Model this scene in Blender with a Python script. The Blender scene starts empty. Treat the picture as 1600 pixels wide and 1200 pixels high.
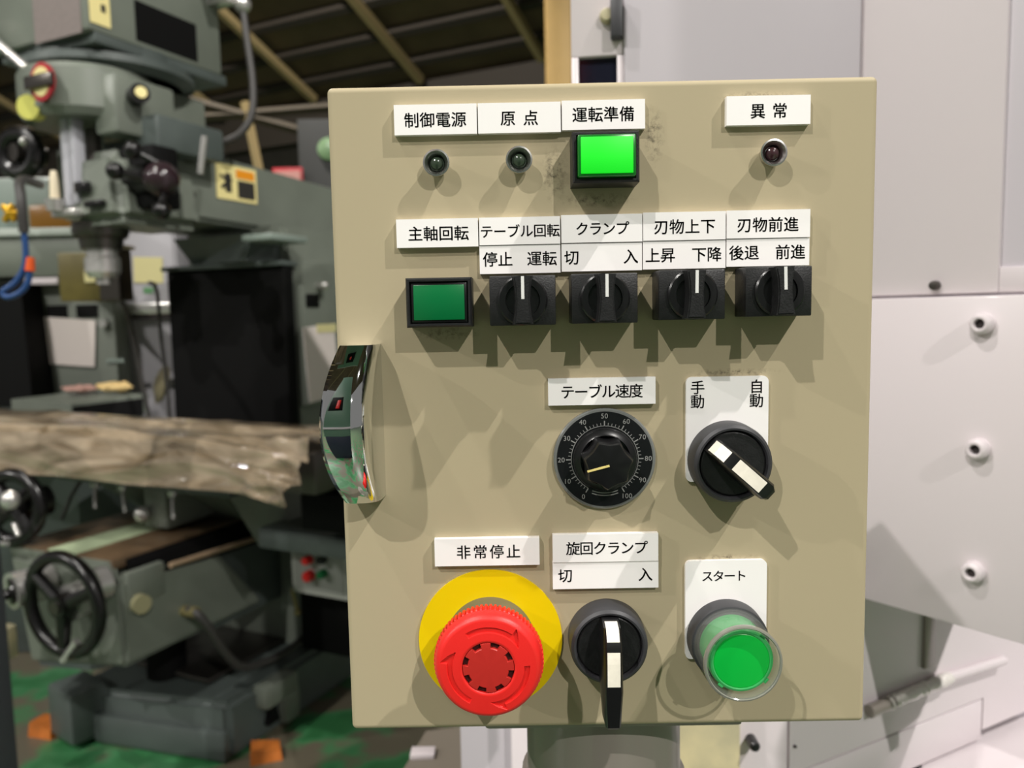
import bpy, bmesh, math, random
from mathutils import Matrix, Vector, noise
random.seed(7)
S = bpy.context.scene
COL = S.collection
R = math.radians
# ------------------------------------------------------------------ camera
cd = bpy.data.cameras.new('camera'); cam = bpy.data.objects.new('camera', cd); COL.objects.link(cam)
cd.sensor_width = 36.0; cd.lens = 27.0; cd.clip_start = 0.01
cd.dof.use_dof = True; cd.dof.focus_distance = 0.285; cd.dof.aperture_fstop = 12.0
_r = Vector((0.99980155, 0.00426033, -0.01946048)); _u = Vector((0.0189951, 0.09053371, 0.99571222)); _f = Vector((-0.0060039, 0.99588428, -0.09043482))
cam.matrix_world = Matrix((( _r.x, _u.x, -_f.x, -0.03376818), (_r.y, _u.y, -_f.y, -0.29385276), (_r.z, _u.z, -_f.z, 1.28981981), (0, 0, 0, 1)))
S.camera = cam
# ------------------------------------------------------------------ world, lamps, exposure
W = bpy.data.worlds.new('hall'); S.world = W; W.use_nodes = True
W.node_tree.nodes['Background'].inputs[0].default_value = (0.87, 0.84, 0.81, 1)
W.node_tree.nodes['Background'].inputs[1].default_value = 0.26
S.view_settings.view_transform = 'Standard'; S.view_settings.look = 'None'
S.view_settings.exposure = 0.0; S.view_settings.gamma = 1.0; S.view_settings.use_curve_mapping = False
LAMP = 352.0
def lamp(x, y, z=6.75, k=1.0, kind='SPOT'):
    l = bpy.data.lights.new('high_bay_lamp', kind); l.energy = LAMP * k * 4; l.color = (1.0, 0.962, 0.915)
    l.shadow_soft_size = 0.045
    if kind == 'SPOT': l.spot_size = R(156); l.spot_blend = 0.25
    o = bpy.data.objects.new('high_bay_lamp', l); o.location = (x, y, z); COL.objects.link(o)
lamp(3.5, -1.85, k=1.0)
lamp(3.6, -6.9, k=1.05)
lamp(-3.17, -4.4, k=0.80)
lamp(-2.9, -0.75, k=0.40)
lamp(-10.0, -3.0, k=0.9)  # added fill lamp far to the side, lifts the ambient light
lamp(-3.4, 6.2, k=1.0, kind='POINT')  # added fill lamp, brightens the mill and the dark roof
lamp(3.4, 6.2, k=1.0, kind='POINT')  # second added fill lamp for the mill and roof

# ------------------------------------------------------------------ materials
def lin(c):
    return tuple(((v / 255) / 12.92 if v / 255 <= 0.04045 else ((v / 255 + 0.055) / 1.055) ** 2.4) for v in c) + (1,)
MATS = {}
def mat(name, rgb, rough=0.5, metal=0.0, var=0.0, scale=30.0, bump=0.0, bscale=400.0, coat=0.0, spec=0.5, emit=0.0, rgb2=None):
    m = bpy.data.materials.new(name); m.use_nodes = True; nt = m.node_tree; b = nt.nodes['Principled BSDF']
    c = lin(rgb)
    b.inputs['Base Color'].default_value = c; b.inputs['Roughness'].default_value = rough; b.inputs['Metallic'].default_value = metal
    b.inputs['Coat Weight'].default_value = coat; b.inputs['Specular IOR Level'].default_value = spec; b.inputs['Coat Roughness'].default_value = 0.08
    tc = nt.nodes.new('ShaderNodeTexCoord')
    if var or rgb2:
        n = nt.nodes.new('ShaderNodeTexNoise'); n.inputs['Scale'].default_value = scale; n.inputs['Detail'].default_value = 5
        nt.links.new(tc.outputs['Object'], n.inputs['Vector'])
        rp = nt.nodes.new('ShaderNodeValToRGB'); rp.color_ramp.elements[0].position = 0.35; rp.color_ramp.elements[1].position = 0.65
        c2 = lin(rgb2) if rgb2 else tuple(v * (1 + var) for v in c[:3]) + (1,)
        c1 = c if rgb2 else tuple(v * (1 - var) for v in c[:3]) + (1,)
        rp.color_ramp.elements[0].color = c1; rp.color_ramp.elements[1].color = c2
        nt.links.new(n.outputs['Fac'], rp.inputs['Fac']); nt.links.new(rp.outputs['Color'], b.inputs['Base Color'])
    if bump:
        n = nt.nodes.new('ShaderNodeTexNoise'); n.inputs['Scale'].default_value = bscale; n.inputs['Detail'].default_value = 3
        nt.links.new(tc.outputs['Object'], n.inputs['Vector'])
        bp = nt.nodes.new('ShaderNodeBump'); bp.inputs['Strength'].default_value = bump; bp.inputs['Distance'].default_value = 0.001
        nt.links.new(n.outputs['Fac'], bp.inputs['Height']); nt.links.new(bp.outputs['Normal'], b.inputs['Normal'])
    if emit:
        b.inputs['Emission Color'].default_value = c; b.inputs['Emission Strength'].default_value = emit
    MATS[name] = m
    return m
def clear_mat(name, tint, gloss=0.12, rough=0.08):
    m = bpy.data.materials.new(name); m.use_nodes = True; nt = m.node_tree; nt.nodes.remove(nt.nodes['Principled BSDF'])
    t = nt.nodes.new('ShaderNodeBsdfTransparent'); t.inputs[0].default_value = tint
    g = nt.nodes.new('ShaderNodeBsdfGlossy'); g.inputs['Roughness'].default_value = rough
    d = nt.nodes.new('ShaderNodeBsdfDiffuse'); d.inputs[0].default_value = (0.75, 0.76, 0.74, 1)
    a = nt.nodes.new('ShaderNodeMixShader'); a.inputs[0].default_value = 0.06
    mx = nt.nodes.new('ShaderNodeMixShader'); mx.inputs[0].default_value = 0.07
    nt.links.new(t.outputs[0], a.inputs[1]); nt.links.new(d.outputs[0], a.inputs[2])
    nt.links.new(a.outputs[0], mx.inputs[1]); nt.links.new(g.outputs[0], mx.inputs[2])
    nt.links.new(mx.outputs[0], nt.nodes['Material Output'].inputs[0]); MATS[name] = m
    return m
def panel_paint():
    m = mat('panel_paint', (177, 165, 136), rough=0.5, bump=0.015, bscale=700, spec=0.15)
    nt = m.node_tree; b = nt.nodes['Principled BSDF']; tc = nt.nodes.new('ShaderNodeTexCoord')
    base = lin((177, 165, 136)); dirt = lin((60, 56, 46)); last = None
    # grease smudges left by fingers round some plates and buttons
    for (x, z, sx, sz) in ((59, 118.6, 17, 2.2), (19, 105, 4.5, 12), (-18, 92, 6, 12), (50, 16.0, 20, 1.8), (48, -56.6, 14, 1.6), (-2, 82, 16, 3), (46, 56, 3, 6), (-60, 33, 14, 3)):
        mp = nt.nodes.new('ShaderNodeMapping'); mp.inputs['Location'].default_value = (-x / sx, 0, -z / sz); mp.inputs['Scale'].default_value = (1000 / sx, 0, 1000 / sz)
        nt.links.new(tc.outputs['Object'], mp.inputs['Vector'])
        gr = nt.nodes.new('ShaderNodeTexGradient'); gr.gradient_type = 'SPHERICAL'; nt.links.new(mp.outputs[0], gr.inputs[0])
        if last is None: last = gr.outputs['Fac']
        else:
            mx = nt.nodes.new('ShaderNodeMath'); mx.operation = 'MAXIMUM'; nt.links.new(last, mx.inputs[0]); nt.links.new(gr.outputs['Fac'], mx.inputs[1]); last = mx.outputs[0]
    n = nt.nodes.new('ShaderNodeTexNoise'); n.inputs['Scale'].default_value = 420; n.inputs['Detail'].default_value = 6; n.inputs['Roughness'].default_value = 0.7
    nt.links.new(tc.outputs['Object'], n.inputs['Vector'])
    rp = nt.nodes.new('ShaderNodeValToRGB'); rp.color_ramp.elements[0].position = 0.47; rp.color_ramp.elements[1].position = 0.75
    nt.links.new(n.outputs['Fac'], rp.inputs['Fac'])
    mu = nt.nodes.new('ShaderNodeMath'); mu.operation = 'MULTIPLY'; nt.links.new(last, mu.inputs[0]); nt.links.new(rp.outputs['Color'], mu.inputs[1])
    m2 = nt.nodes.new('ShaderNodeMath'); m2.operation = 'MULTIPLY'; m2.inputs[1].default_value = 1.6; m2.use_clamp = True; nt.links.new(mu.outputs[0], m2.inputs[0])
    mix = nt.nodes.new('ShaderNodeMix'); mix.data_type = 'RGBA'; mix.inputs[6].default_value = base; mix.inputs[7].default_value = dirt
    nt.links.new(m2.outputs[0], mix.inputs[0]); nt.links.new(mix.outputs[2], b.inputs['Base Color'])
    return m
M_panel = panel_paint()
M_plate = mat('engraved_plate', (252, 249, 247), rough=0.3, coat=0.3)
M_ink = mat('black_lettering', (22, 22, 22), rough=0.5)
M_black = mat('black_plastic', (24, 24, 25), rough=0.42, bump=0.12, bscale=1500, var=0.25, scale=300)
M_black2 = mat('black_gloss_plastic', (20, 20, 21), rough=0.28)
M_blackrough = mat('dark_grey_plastic', (52, 52, 55), rough=0.5)
M_white = mat('white_insert', (236, 230, 215), rough=0.4, var=0.05, scale=300)
M_line = mat('white_index_line', (225, 225, 222), rough=0.5)
M_chrome = mat('chrome', (222, 225, 225), rough=0.035, metal=1.0)
M_nickel = mat('nickel', (215, 212, 208), rough=0.26, metal=1.0)
M_lens_g = mat('unlit_green_lens', (54, 66, 52), rough=0.15, coat=0.6)
M_lens_r = mat('unlit_red_lens', (62, 38, 42), rough=0.15, coat=0.6)
M_lit = mat('lit_green_lens', (8, 212, 30), rough=0.5, emit=0.5)
M_green = mat('green_lens', (0, 108, 56), rough=0.3)
M_greenrim = mat('dark_green_lens_rim', (12, 62, 30), rough=0.25)
M_litrim = mat('lit_green_lens_rim', (10, 110, 30), rough=0.25, emit=0.05)
M_start = mat('bright_green_lens', (0, 178, 60), rough=0.35, emit=0.06)
M_startside = mat('green_lens_side', (60, 168, 92), rough=0.25)
M_yellow = mat('yellow_disc', (238, 206, 0), rough=0.35)
M_red = mat('red_plastic', (232, 38, 34), rough=0.42, bump=0.05, bscale=1500)
M_redcap = mat('red_cap', (186, 42, 36), rough=0.38)
M_darkred = mat('slot_dark_red', (60, 14, 12), rough=0.6)
M_collar = mat('bronze_grey_collar', (104, 98, 76), rough=0.5)
M_clear = clear_mat('clear_plastic', (0.93, 0.95, 0.93, 1))
M_scale = mat('black_scale_plate', (18, 18, 21), rough=0.3, coat=0.3)
M_clearrim = mat('grey_clear_rim', (112, 114, 112), rough=0.2, coat=0.6)
M_print = mat('grey_scale_print', (146, 146, 144), rough=0.5)
M_ptr = mat('cream_pointer', (226, 208, 130), rough=0.45)
M_mach = mat('grey_green_machine_paint', (112, 118, 108), rough=0.38, var=0.08, scale=6)
M_machd = mat('dark_machine_paint', (80, 88, 85), rough=0.42, var=0.1, scale=8)
M_mach2 = mat('grey_lilac_cabinet_paint', (164, 162, 166), rough=0.45)
M_mach3 = mat('pale_green_machine_paint', (128, 140, 132), rough=0.45, var=0.06, scale=4)
M_steel = mat('machined_steel', (206, 204, 200), rough=0.26, metal=0.7)
M_steeld = mat('oily_steel', (92, 88, 84), rough=0.35, metal=0.9)
M_blk = mat('black_rubber', (10, 10, 10), rough=0.7, spec=0.15)
M_blkm = mat('black_handle', (16, 15, 15), rough=0.25)
M_brown = mat('oily_brown_way', (96, 78, 58), rough=0.35, var=0.25, scale=12)
M_wgreen = mat('pale_green_way', (168, 182, 148), rough=0.4, var=0.15, scale=9)
M_ivory = mat('ivory_handle', (222, 208, 178), rough=0.35)
M_paper = mat('white_paper', (224, 214, 208), rough=0.7)
M_ypaper = mat('pale_yellow_paper', (214, 206, 150), rough=0.7)
M_sticker = mat('cream_sticker', (240, 226, 158), rough=0.5)
M_orange = mat('orange_print', (236, 150, 30), rough=0.5)
M_oblock = mat('orange_block', (196, 112, 44), rough=0.6, var=0.2, scale=20)
M_dkprint = mat('dark_print', (48, 46, 42), rough=0.6)
M_lime = mat('lime_print', (190, 200, 20), rough=0.5)
M_limeknob = mat('pale_lime_knob', (216, 214, 110), rough=0.4)
M_plaque = mat('brown_grey_plaque', (118, 108, 104), rough=0.5, var=0.06, scale=90)
M_redprint = mat('red_print', (176, 32, 44), rough=0.45)
M_olive = mat('olive_paint', (102, 92, 44), rough=0.45, var=0.15, scale=14)
M_olived = mat('dark_brown_paint', (44, 38, 32), rough=0.5)
M_blue = mat('blue_hose', (38, 74, 128), rough=0.35)
M_brass = mat('brass', (206, 160, 40), rough=0.3, metal=0.6)
M_hose = mat('grey_cable', (62, 60, 58), rough=0.5)
M_bluegrey = mat('blue_grey_post_paint', (92, 94, 104), rough=0.55, var=0.08, scale=5)
M_wmach = mat('white_machine_paint', (219, 210, 213), rough=0.34, bump=0.03, bscale=200, coat=0.2)
M_wmach2 = mat('grey_white_machine_paint', (194, 188, 194), rough=0.38)  # duller copy of the white paint, carries the column face's shade
M_window = mat('dark_glass', (30, 32, 44), rough=0.08, spec=0.6)
M_cream = mat('dirty_cream_paint', (214, 202, 160), rough=0.5, rgb2=(176, 170, 140), scale=22)
M_poleg = mat('grey_pole_paint', (150, 142, 134), rough=0.3, coat=0.3)
M_gap = mat('dark_joint', (52, 46, 46), rough=0.8)
M_roof = mat('dark_roof_sheet', (104, 86, 66), rough=0.8, var=0.15, scale=1.5)
M_purlin = mat('dark_purlin', (50, 43, 34), rough=0.8)
M_rafter = mat('tan_steel_rafter', (150, 132, 92), rough=0.6)
M_wallm = mat('dark_hall_wall', (58, 55, 46), rough=0.8, var=0.15, scale=2)
M_tan = mat('tan_column_paint', (202, 164, 96), rough=0.5, var=0.06, scale=3)
M_gmach = mat('green_machine_paint', (92, 122, 106), rough=0.45)
M_lamplens = mat('pale_green_lens', (120, 150, 110), rough=0.3)

# ------------------------------------------------------------------ mesh builder
class MB:
    def __init__(s): s.bm = bmesh.new()
    def box(s, c, d, rot=None, bev=0.0, seg=2):
        t = bmesh.new(); bmesh.ops.create_cube(t, size=1.0)
        for v in t.verts: v.co = Vector((v.co.x * d[0], v.co.y * d[1], v.co.z * d[2]))
        if bev: bmesh.ops.bevel(t, geom=t.edges[:], offset=bev, segments=seg, profile=0.5, affect='EDGES')
        return s._add(t, (Matrix.Translation(c) @ rot.to_4x4()) if rot else Matrix.Translation(c))
    def b2(s, x0, x1, y0, y1, z0, z1, bev=0.0, seg=2):
        return s.box(((x0 + x1) / 2, (y0 + y1) / 2, (z0 + z1) / 2), (abs(x1 - x0), abs(y1 - y0), abs(z1 - z0)), None, bev, seg)
    def _add(s, t, mx=None):
        if mx is not None: bmesh.ops.transform(t, matrix=mx, verts=t.verts)
        me = bpy.data.meshes.new('t'); t.to_mesh(me); t.free(); s.bm.from_mesh(me); bpy.data.meshes.remove(me)
        return s
    def poly(s, pts, off):          # prism: polygon of 3-D points pushed along off
        off = Vector(off); a = [s.bm.verts.new(p) for p in pts]; b = [s.bm.verts.new(Vector(p) + off) for p in pts]; n = len(pts)
        s.bm.faces.new(a); s.bm.faces.new(b[::-1])
        for i in range(n): s.bm.faces.new((a[i], b[i], b[(i + 1) % n], a[(i + 1) % n]))
        return s
    def hull(s, bottom, top):       # two loops with the same count
        a = [s.bm.verts.new(p) for p in bottom]; b = [s.bm.verts.new(p) for p in top]; n = len(a)
        s.bm.faces.new(a); s.bm.faces.new(b[::-1])
        for i in range(n): s.bm.faces.new((a[i], b[i], b[(i + 1) % n], a[(i + 1) % n]))
        return s
    def lathe(s, prof, o=(0, 0, 0), ax=(0, -1, 0), n=48, teeth=None):   # prof = [(radius, height along axis)]
        ax = Vector(ax).normalized(); e1 = Vector((1, 0, 0)) if abs(ax.x) < 0.9 else Vector((0, 0, 1)); e1 = (e1 - ax * e1.dot(ax)).normalized(); e2 = ax.cross(e1); o = Vector(o)
        rings = []
        for (r, h) in prof:
            if r < 1e-9: rings.append([s.bm.verts.new(o + ax * h)]); continue
            rings.append([s.bm.verts.new(o + ax * h + (e1 * math.cos(2 * math.pi * i / n) + e2 * math.sin(2 * math.pi * i / n)) * r) for i in range(n)])
        for a, b in zip(rings, rings[1:]):
            for i in range(n):
                j = (i + 1) % n
                if len(a) == 1 and len(b) == 1: continue
                if len(a) == 1: s.bm.faces.new((a[0], b[i], b[j]))
                elif len(b) == 1: s.bm.faces.new((a[i], a[j], b[0]))
                else: s.bm.faces.new((a[i], a[j], b[j], b[i]))
        return s
    def cyl(s, p0, p1, r0, r1=None, n=20):
        p0 = Vector(p0); p1 = Vector(p1); d = p1 - p0; r1 = r0 if r1 is None else r1
        return s.lathe([(0, 0), (r0, 0), (r1, d.length), (0, d.length)], p0, d, n)
    def ball(s, c, r, n=20, sc=(1, 1, 1)):
        t = bmesh.new(); bmesh.ops.create_uvsphere(t, u_segments=n, v_segments=max(8, n // 2), radius=r)
        return s._add(t, Matrix.Translation(c) @ Matrix.Diagonal((sc[0], sc[1], sc[2], 1)))
    def torus(s, c, ax, Rr, r, n=40, m=16):
        ax = Vector(ax).normalized(); e1 = Vector((1, 0, 0)) if abs(ax.x) < 0.9 else Vector((0, 0, 1)); e1 = (e1 - ax * e1.dot(ax)).normalized(); e2 = ax.cross(e1)
        pts = [Vector(c) + (e1 * math.cos(2 * math.pi * i / n) + e2 * math.sin(2 * math.pi * i / n)) * Rr for i in range(n)]
        return s.tube(pts, r, m, closed=True)
    def tube(s, pts, r, m=16, closed=False, smooth=0):
        pts = [Vector(p) for p in pts]
        if smooth and not closed:
            out = []
            for i in range(len(pts) - 1):
                p0 = pts[max(i - 1, 0)]; p1 = pts[i]; p2 = pts[i + 1]; p3 = pts[min(i + 2, len(pts) - 1)]
                for k in range(smooth):
                    t = k / smooth
                    out.append(0.5 * ((2 * p1) + (p2 - p0) * t + (2 * p0 - 5 * p1 + 4 * p2 - p3) * t * t + (3 * p1 - p0 - 3 * p2 + p3) * t ** 3))
            pts = out + [pts[-1]]
        n = len(pts); rings = []; up = None
        for i in range(n):
            d = (pts[(i + 1) % n] - pts[i - 1]) if closed or 0 < i < n - 1 else (pts[1] - pts[0] if i == 0 else pts[-1] - pts[-2])
            d.normalize()
            if up is None: up = Vector((0, 0, 1)) if abs(d.z) < 0.9 else Vector((1, 0, 0))
            e1 = (up - d * up.dot(d)).normalized(); up = e1; e2 = d.cross(e1)
            rr = r[i] if isinstance(r, list) else r
            rings.append([s.bm.verts.new(pts[i] + (e1 * math.cos(2 * math.pi * k / m) + e2 * math.sin(2 * math.pi * k / m)) * rr) for k in range(m)])
        for i in range(n if closed else n - 1):
            a = rings[i]; b = rings[(i + 1) % n]
            for k in range(m): s.bm.faces.new((a[k], a[(k + 1) % m], b[(k + 1) % m], b[k]))
        if not closed: s.bm.faces.new(rings[0][::-1]); s.bm.faces.new(rings[-1])
        return s
    def scale(s, k):
        bmesh.ops.scale(s.bm, vec=(k, k, k), verts=s.bm.verts); return s
    def build(s, name, m, parent=None, smooth=True, ang=28, label=None):
        bmesh.ops.recalc_face_normals(s.bm, faces=s.bm.faces)
        me = bpy.data.meshes.new(name); s.bm.to_mesh(me); s.bm.free()
        for mm in (m if isinstance(m, (list, tuple)) else [m]): me.materials.append(mm)
        o = bpy.data.objects.new(name, me); COL.objects.link(o)
        if parent is not None: o.parent = parent
        if smooth:
            for p in me.polygons: p.use_smooth = True
            if hasattr(me, 'set_sharp_from_angle'): me.set_sharp_from_angle(angle=R(ang))
        if label: o['label'] = label
        return o
def thing(name, label, cat, loc=(0, 0, 0), rz=0.0, group=None):
    o = bpy.data.objects.new(name, None); COL.objects.link(o); o.location = loc; o.rotation_euler = (0, 0, rz); o.empty_display_size = 0.05
    return tag(o, label, cat, group)
def tag(o, label, cat, group=None):
    o['label'] = label; o['category'] = cat
    if group: o['group'] = group
    return o
def struct(o): o['kind'] = 'structure'; return o
_glyph = {}
def glyph(ch):
    if ch not in _glyph:
        c = bpy.data.curves.new('glyph', 'FONT'); c.body = ch; c.size = 1.0; c.resolution_u = 4
        o = bpy.data.objects.new('glyph', c); COL.objects.link(o); dg = bpy.context.evaluated_depsgraph_get()
        ev = o.evaluated_get(dg); me = ev.to_mesh()
        vs = [tuple(v.co) for v in me.vertices]; fs = [tuple(p.vertices) for p in me.polygons]; ev.to_mesh_clear()
        COL.objects.unlink(o); bpy.data.objects.remove(o); bpy.data.curves.remove(c); _glyph[ch] = (vs, fs)
    return _glyph[ch]
def letters(items, h, parent, m=None, name='lettering', rotc=None):
    """items = (character, centre x, centre z, em size) in millimetres on the panel, printed at height h"""
    b = MB()
    for (ch, x, z, em) in items:
        vs, fs = glyph(ch)
        cjk = ord(ch) > 0x2E00
        if cjk: cx, cy = 0.5, 0.38
        else:
            cx = (min(v[0] for v in vs) + max(v[0] for v in vs)) / 2; cy = (min(v[1] for v in vs) + max(v[1] for v in vs)) / 2
        for ox, oz in (((-0.010, -0.010), (0.010, -0.010), (0.010, 0.010), (-0.010, 0.010)) if cjk else ((0, 0),)):     # a slightly heavier stroke
            nv = [b.bm.verts.new((x + (v[0] - cx + ox) * em, -h, z + (v[1] - cy + oz) * em)) for v in vs]
            for f in fs:
                try: b.bm.faces.new([nv[i] for i in f])
                except ValueError: pass
    bmesh.ops.scale(b.bm, vec=(0.001,) * 3, verts=b.bm.verts)
    me = bpy.data.meshes.new(name); b.bm.normal_update(); b.bm.to_mesh(me); b.bm.free(); me.materials.append(m or M_ink)
    o = bpy.data.objects.new(name, me); COL.objects.link(o); o.parent = parent
    return o

# ================================================================== hall shell
def hall():
    b = MB(); b.b2(-16, 16, -16, 22, -0.3, 0.0)
    fm = mat('worn_green_floor', (66, 128, 82), rough=0.35, rgb2=(104, 98, 82), scale=4.0)
    nt = fm.node_tree; rp = [n for n in nt.nodes if n.type == 'VALTORGB'][0]; rp.color_ramp.elements[0].position = 0.45; rp.color_ramp.elements[1].position = 0.53
    e = rp.color_ramp.elements.new(0.40); e.color = lin((52, 112, 66))
    struct(b.build('floor', fm, smooth=False))
    yaw = R(-26)
    # roof: rafters run down and away, purlins across them
    c = Vector((-1.46, 12.0, 4.97))                           # a point on the far eave
    across = Vector((math.cos(yaw), math.sin(yaw), 0)); down = Vector((-across.y, across.x, -0.40)).normalized(); nrm = across.cross(down).normalized()
    if nrm.z < 0: nrm = -nrm
    def quad(b, s0, s1, t0, t1, d0, d1):
        P = lambda s, t, d: c + across * s - down * t + nrm * d
        b.hull([P(s0, t0, d0), P(s1, t0, d0), P(s1, t1, d0), P(s0, t1, d0)], [P(s0, t0, d1), P(s1, t0, d1), P(s1, t1, d1), P(s0, t1, d1)])
    b = MB()
    quad(b, -22, 16, -0.3, 22, 0.12, 0.2)
    ceil = struct(b.build('ceiling', M_roof, smooth=False))
    for i in range(16):
        b = MB(); quad(b, -22, 16, 0.25 + i * 0.62, 0.37 + i * 0.62, 0.0, 0.12); b.build('purlin', M_purlin, ceil, smooth=False)
    for s in (-12.6, -10.5, -8.4, -6.3, -4.2, -2.1, 0.0, 2.05, 4.1, 6.2, 8.3):
        b = MB(); quad(b, s, s + 0.1, 0.0, 21, -0.12, 0.0); b.build('rafter', M_rafter, ceil, smooth=False)
    b = MB(); P = lambda s, d, z: Vector((c.x, c.y, 0)) + across * s + Vector((-across.y, across.x, 0)) * d + Vector((0, 0, z))
    b.hull([P(-22, 0.1, 4.3), P(16, 0.1, 4.3), P(16, 0.4, 4.3), P(-22, 0.4, 4.3)], [P(-22, 0.1, 4.95), P(16, 0.1, 4.95), P(16, 0.4, 4.95), P(-22, 0.4, 4.95)])
    struct(b.build('trim_1', M_purlin, smooth=False))
    b = MB(); b.hull([P(-22, 3.0, 0), P(16, 3.0, 0), P(16, 3.3, 0), P(-22, 3.3, 0)], [P(-22, 3.0, 5.6), P(16, 3.0, 5.6), P(16, 3.3, 5.6), P(-22, 3.3, 5.6)])
    struct(b.build('wall_back', M_wallm, smooth=False))
    # lean-to beams seen between the mill and the panel box
    for k, (a0, a1) in enumerate((((-5.5, 8.2, 3.35), (-0.6, 8.2, 3.62)), ((-4.2, 8.2, 3.85), (-1.6, 8.2, 3.1)), ((-2.9, 8.2, 3.62), (-2.76, 8.2, 2.75)))):
        b = MB(); a0 = Vector(a0); a1 = Vector(a1); b.tube([a0, a1], 0.05, 4); struct(b.build('trim_%d' % (k + 2), M_rafter if k == 2 else mat('lean_to_beam_%d' % k, (62, 54, 40), rough=0.7), smooth=False))
hall()

# ================================================================== control box
PZ = 1.25
box = thing('control_box', 'beige push-button control box with chrome side grip, switches and red stop button', 'control box', (0, 0, PZ))
def part(b, name, m, parent=box, **k): return b.scale(0.001).build(name, m, parent, **k)
b = MB(); b.b2(-102.5, 102.5, 0, 100, -125.2, 125.2, bev=2.2, seg=8)
part(b, 'enclosure', M_panel, smooth=False)
# grip
def grip():
    prof = []                                                # (z, height) of the arch
    N = 44
    for i in range(N + 1):
        t = i / N; z = 29.6 - 58.8 * t; a = abs(2 * t - 1)
        prof.append((z, 13.5 + 16.5 * (1 - a ** 2)))
    sec = [(-100.6, 0.0), (-101.2, 0.35), (-101.2, 0.70), (-100.6, 0.90), (-98.6, 1.0), (-95.0, 1.008), (-92.0, 0.99), (-90.4, 0.967), (-89.0, 0.93), (-87.8, 0.875), (-86.8, 0.79), (-86.0, 0.66), (-85.6, 0.45), (-85.4, 0.0)]
    bm = bmesh.new(); rows = []
    for (z, h) in prof: rows.append([bm.verts.new((x + (2.2 - 5.0 * (h - 13.5) / 16.5 if x < -98 else 0.0), -h * k, z)) for (x, k) in sec])
    for a, c in zip(rows, rows[1:]):
        for i in range(len(sec) - 1): bm.faces.new((a[i], a[i + 1], c[i + 1], c[i]))
    bm.faces.new(rows[0][::-1]); bm.faces.new(rows[-1])
    q = MB(); q.bm.free(); q.bm = bm
    o = part(q, 'grip', M_chrome, ang=30, label='bulging chrome grip on the left edge')
    return o
grip()
# name plates -------------------------------------------------------
def row(text, x0, pitch, z, em): return [(ch, x0 + i * pitch, z, em) for i, ch in enumerate(text) if ch != ' ']
def plate(x0, x1, z1, z0, items, label, h=2.6, ch=0.55, name='name_plate'):
    b = MB(); w = 0.12
    x0 += w; x1 -= w
    b.hull([(x0, 0, z0), (x1, 0, z0), (x1, 0, z1), (x0, 0, z1)], [(x0, -h + ch, z0), (x1, -h + ch, z0), (x1, -h + ch, z1), (x0, -h + ch, z1)])
    b.bm.faces.ensure_lookup_table()
    b2 = MB(); b2.bm.free(); b2.bm = b.bm
    top = [f for f in b.bm.faces if all(abs(v.co.y - (-h + ch)) < 1e-6 for v in f.verts)][0]
    r = bmesh.ops.inset_region(b.bm, faces=[top], thickness=ch * 1.4)
    for v in top.verts: v.co.y = -h
    o = part(b, name, M_plate, smooth=False, label=label)
    letters(items, h + 0.05, o)
    return o
EM = 5.75
cx = [-62, -31, 0, 31, 62]
Z1, Z2, Z3 = 112.2, 71.0, 60.5
def edges(i): return cx[i] - 15.4, cx[i] + 15.4
zt = 117.5
plate(-77.3, -46.5, zt, 106.6, row('制御電源', -62 - 8.7, 5.8, 111.9, EM), 'white plate above the leftmost unlit lamp')
plate(-46.3, -15.5, zt, 106.6, row('原', -35.1, 1, 111.9, EM) + row('点', -26.7, 1, 111.9, EM), 'white plate above the middle unlit lamp')
plate(-15.3, 15.6, 117.8, 107.2, row('運転準備', -8.6, 5.8, 112.6, EM), 'white plate above the lit green button')
plate(45.4, 76.5, 118.1, 107.6, row('異', 57.0, 1, 112.6, EM) + row('常', 65.1, 1, 112.6, EM), 'white plate above the lamp at the top right')
plate(-77.8, -47.0, 75.9, 65.4, row('主軸回転', -70.6, 5.75, 70.5, EM), 'white plate above the dark green button')
plate(-46.8, -16.3, 75.95, 65.8, row('テーブル回転', -43.9, 4.98, 70.8, 5.1), 'white plate above the first small rotary switch, upper row')
plate(-16.1, 14.4, 76.3, 66.0, row('クランプ', -8.2, 5.0, 71.1, 5.3), 'white plate above the second small rotary switch, upper row')
plate(14.5, 45.5, 76.6, 66.2, row('刃物上下', 21.4, 5.8, 71.2, EM), 'white plate above the third small rotary switch, upper row')
plate(45.7, 77.0, 76.7, 66.4, row('刃物前進', 52.4, 5.8, 71.3, EM), 'white plate above the fourth small rotary switch, upper row')
plate(-46.9, -16.3, 65.6, 55.1, row('停止', -42.8, 5.7, 60.5, EM) + row('運転', -26.2, 5.7, 60.5, EM), 'white plate just over the first small rotary switch', h=2.2)
plate(-16.1, 14.3, 65.7, 55.4, row('切', -12.2, 1, 60.6, EM) + row('入', 10.0, 1, 60.6, EM), 'white plate just over the second small rotary switch', h=2.2)
plate(14.4, 45.6, 66.0, 55.6, row('上昇', 18.2, 5.7, 60.8, EM) + row('下降', 35.6, 5.7, 60.8, EM), 'white plate just over the third small rotary switch', h=2.2)
plate(45.8, 77.0, 66.2, 56.0, row('後退', 49.6, 5.7, 61.1, EM) + row('前進', 66.9, 5.7, 61.1, EM), 'white plate just over the fourth small rotary switch', h=2.2)
plate(-21.9, 19.2, 15.1, 4.8, row('テーブル速度', -14.4, 5.2, 9.9, 5.6), 'white plate above the speed dial')
plate(-67.0, -26.0, -46.6, -57.4, row('非常停止', -55.6, 6.45, -51.9, EM), 'white plate above the red stop button')
plate(-21.1, 20.1, -45.7, -56.7, row('旋回クランプ', -13.1, 5.25, -51.2, 5.6), 'white plate above the long-lever switch, upper of two')
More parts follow.
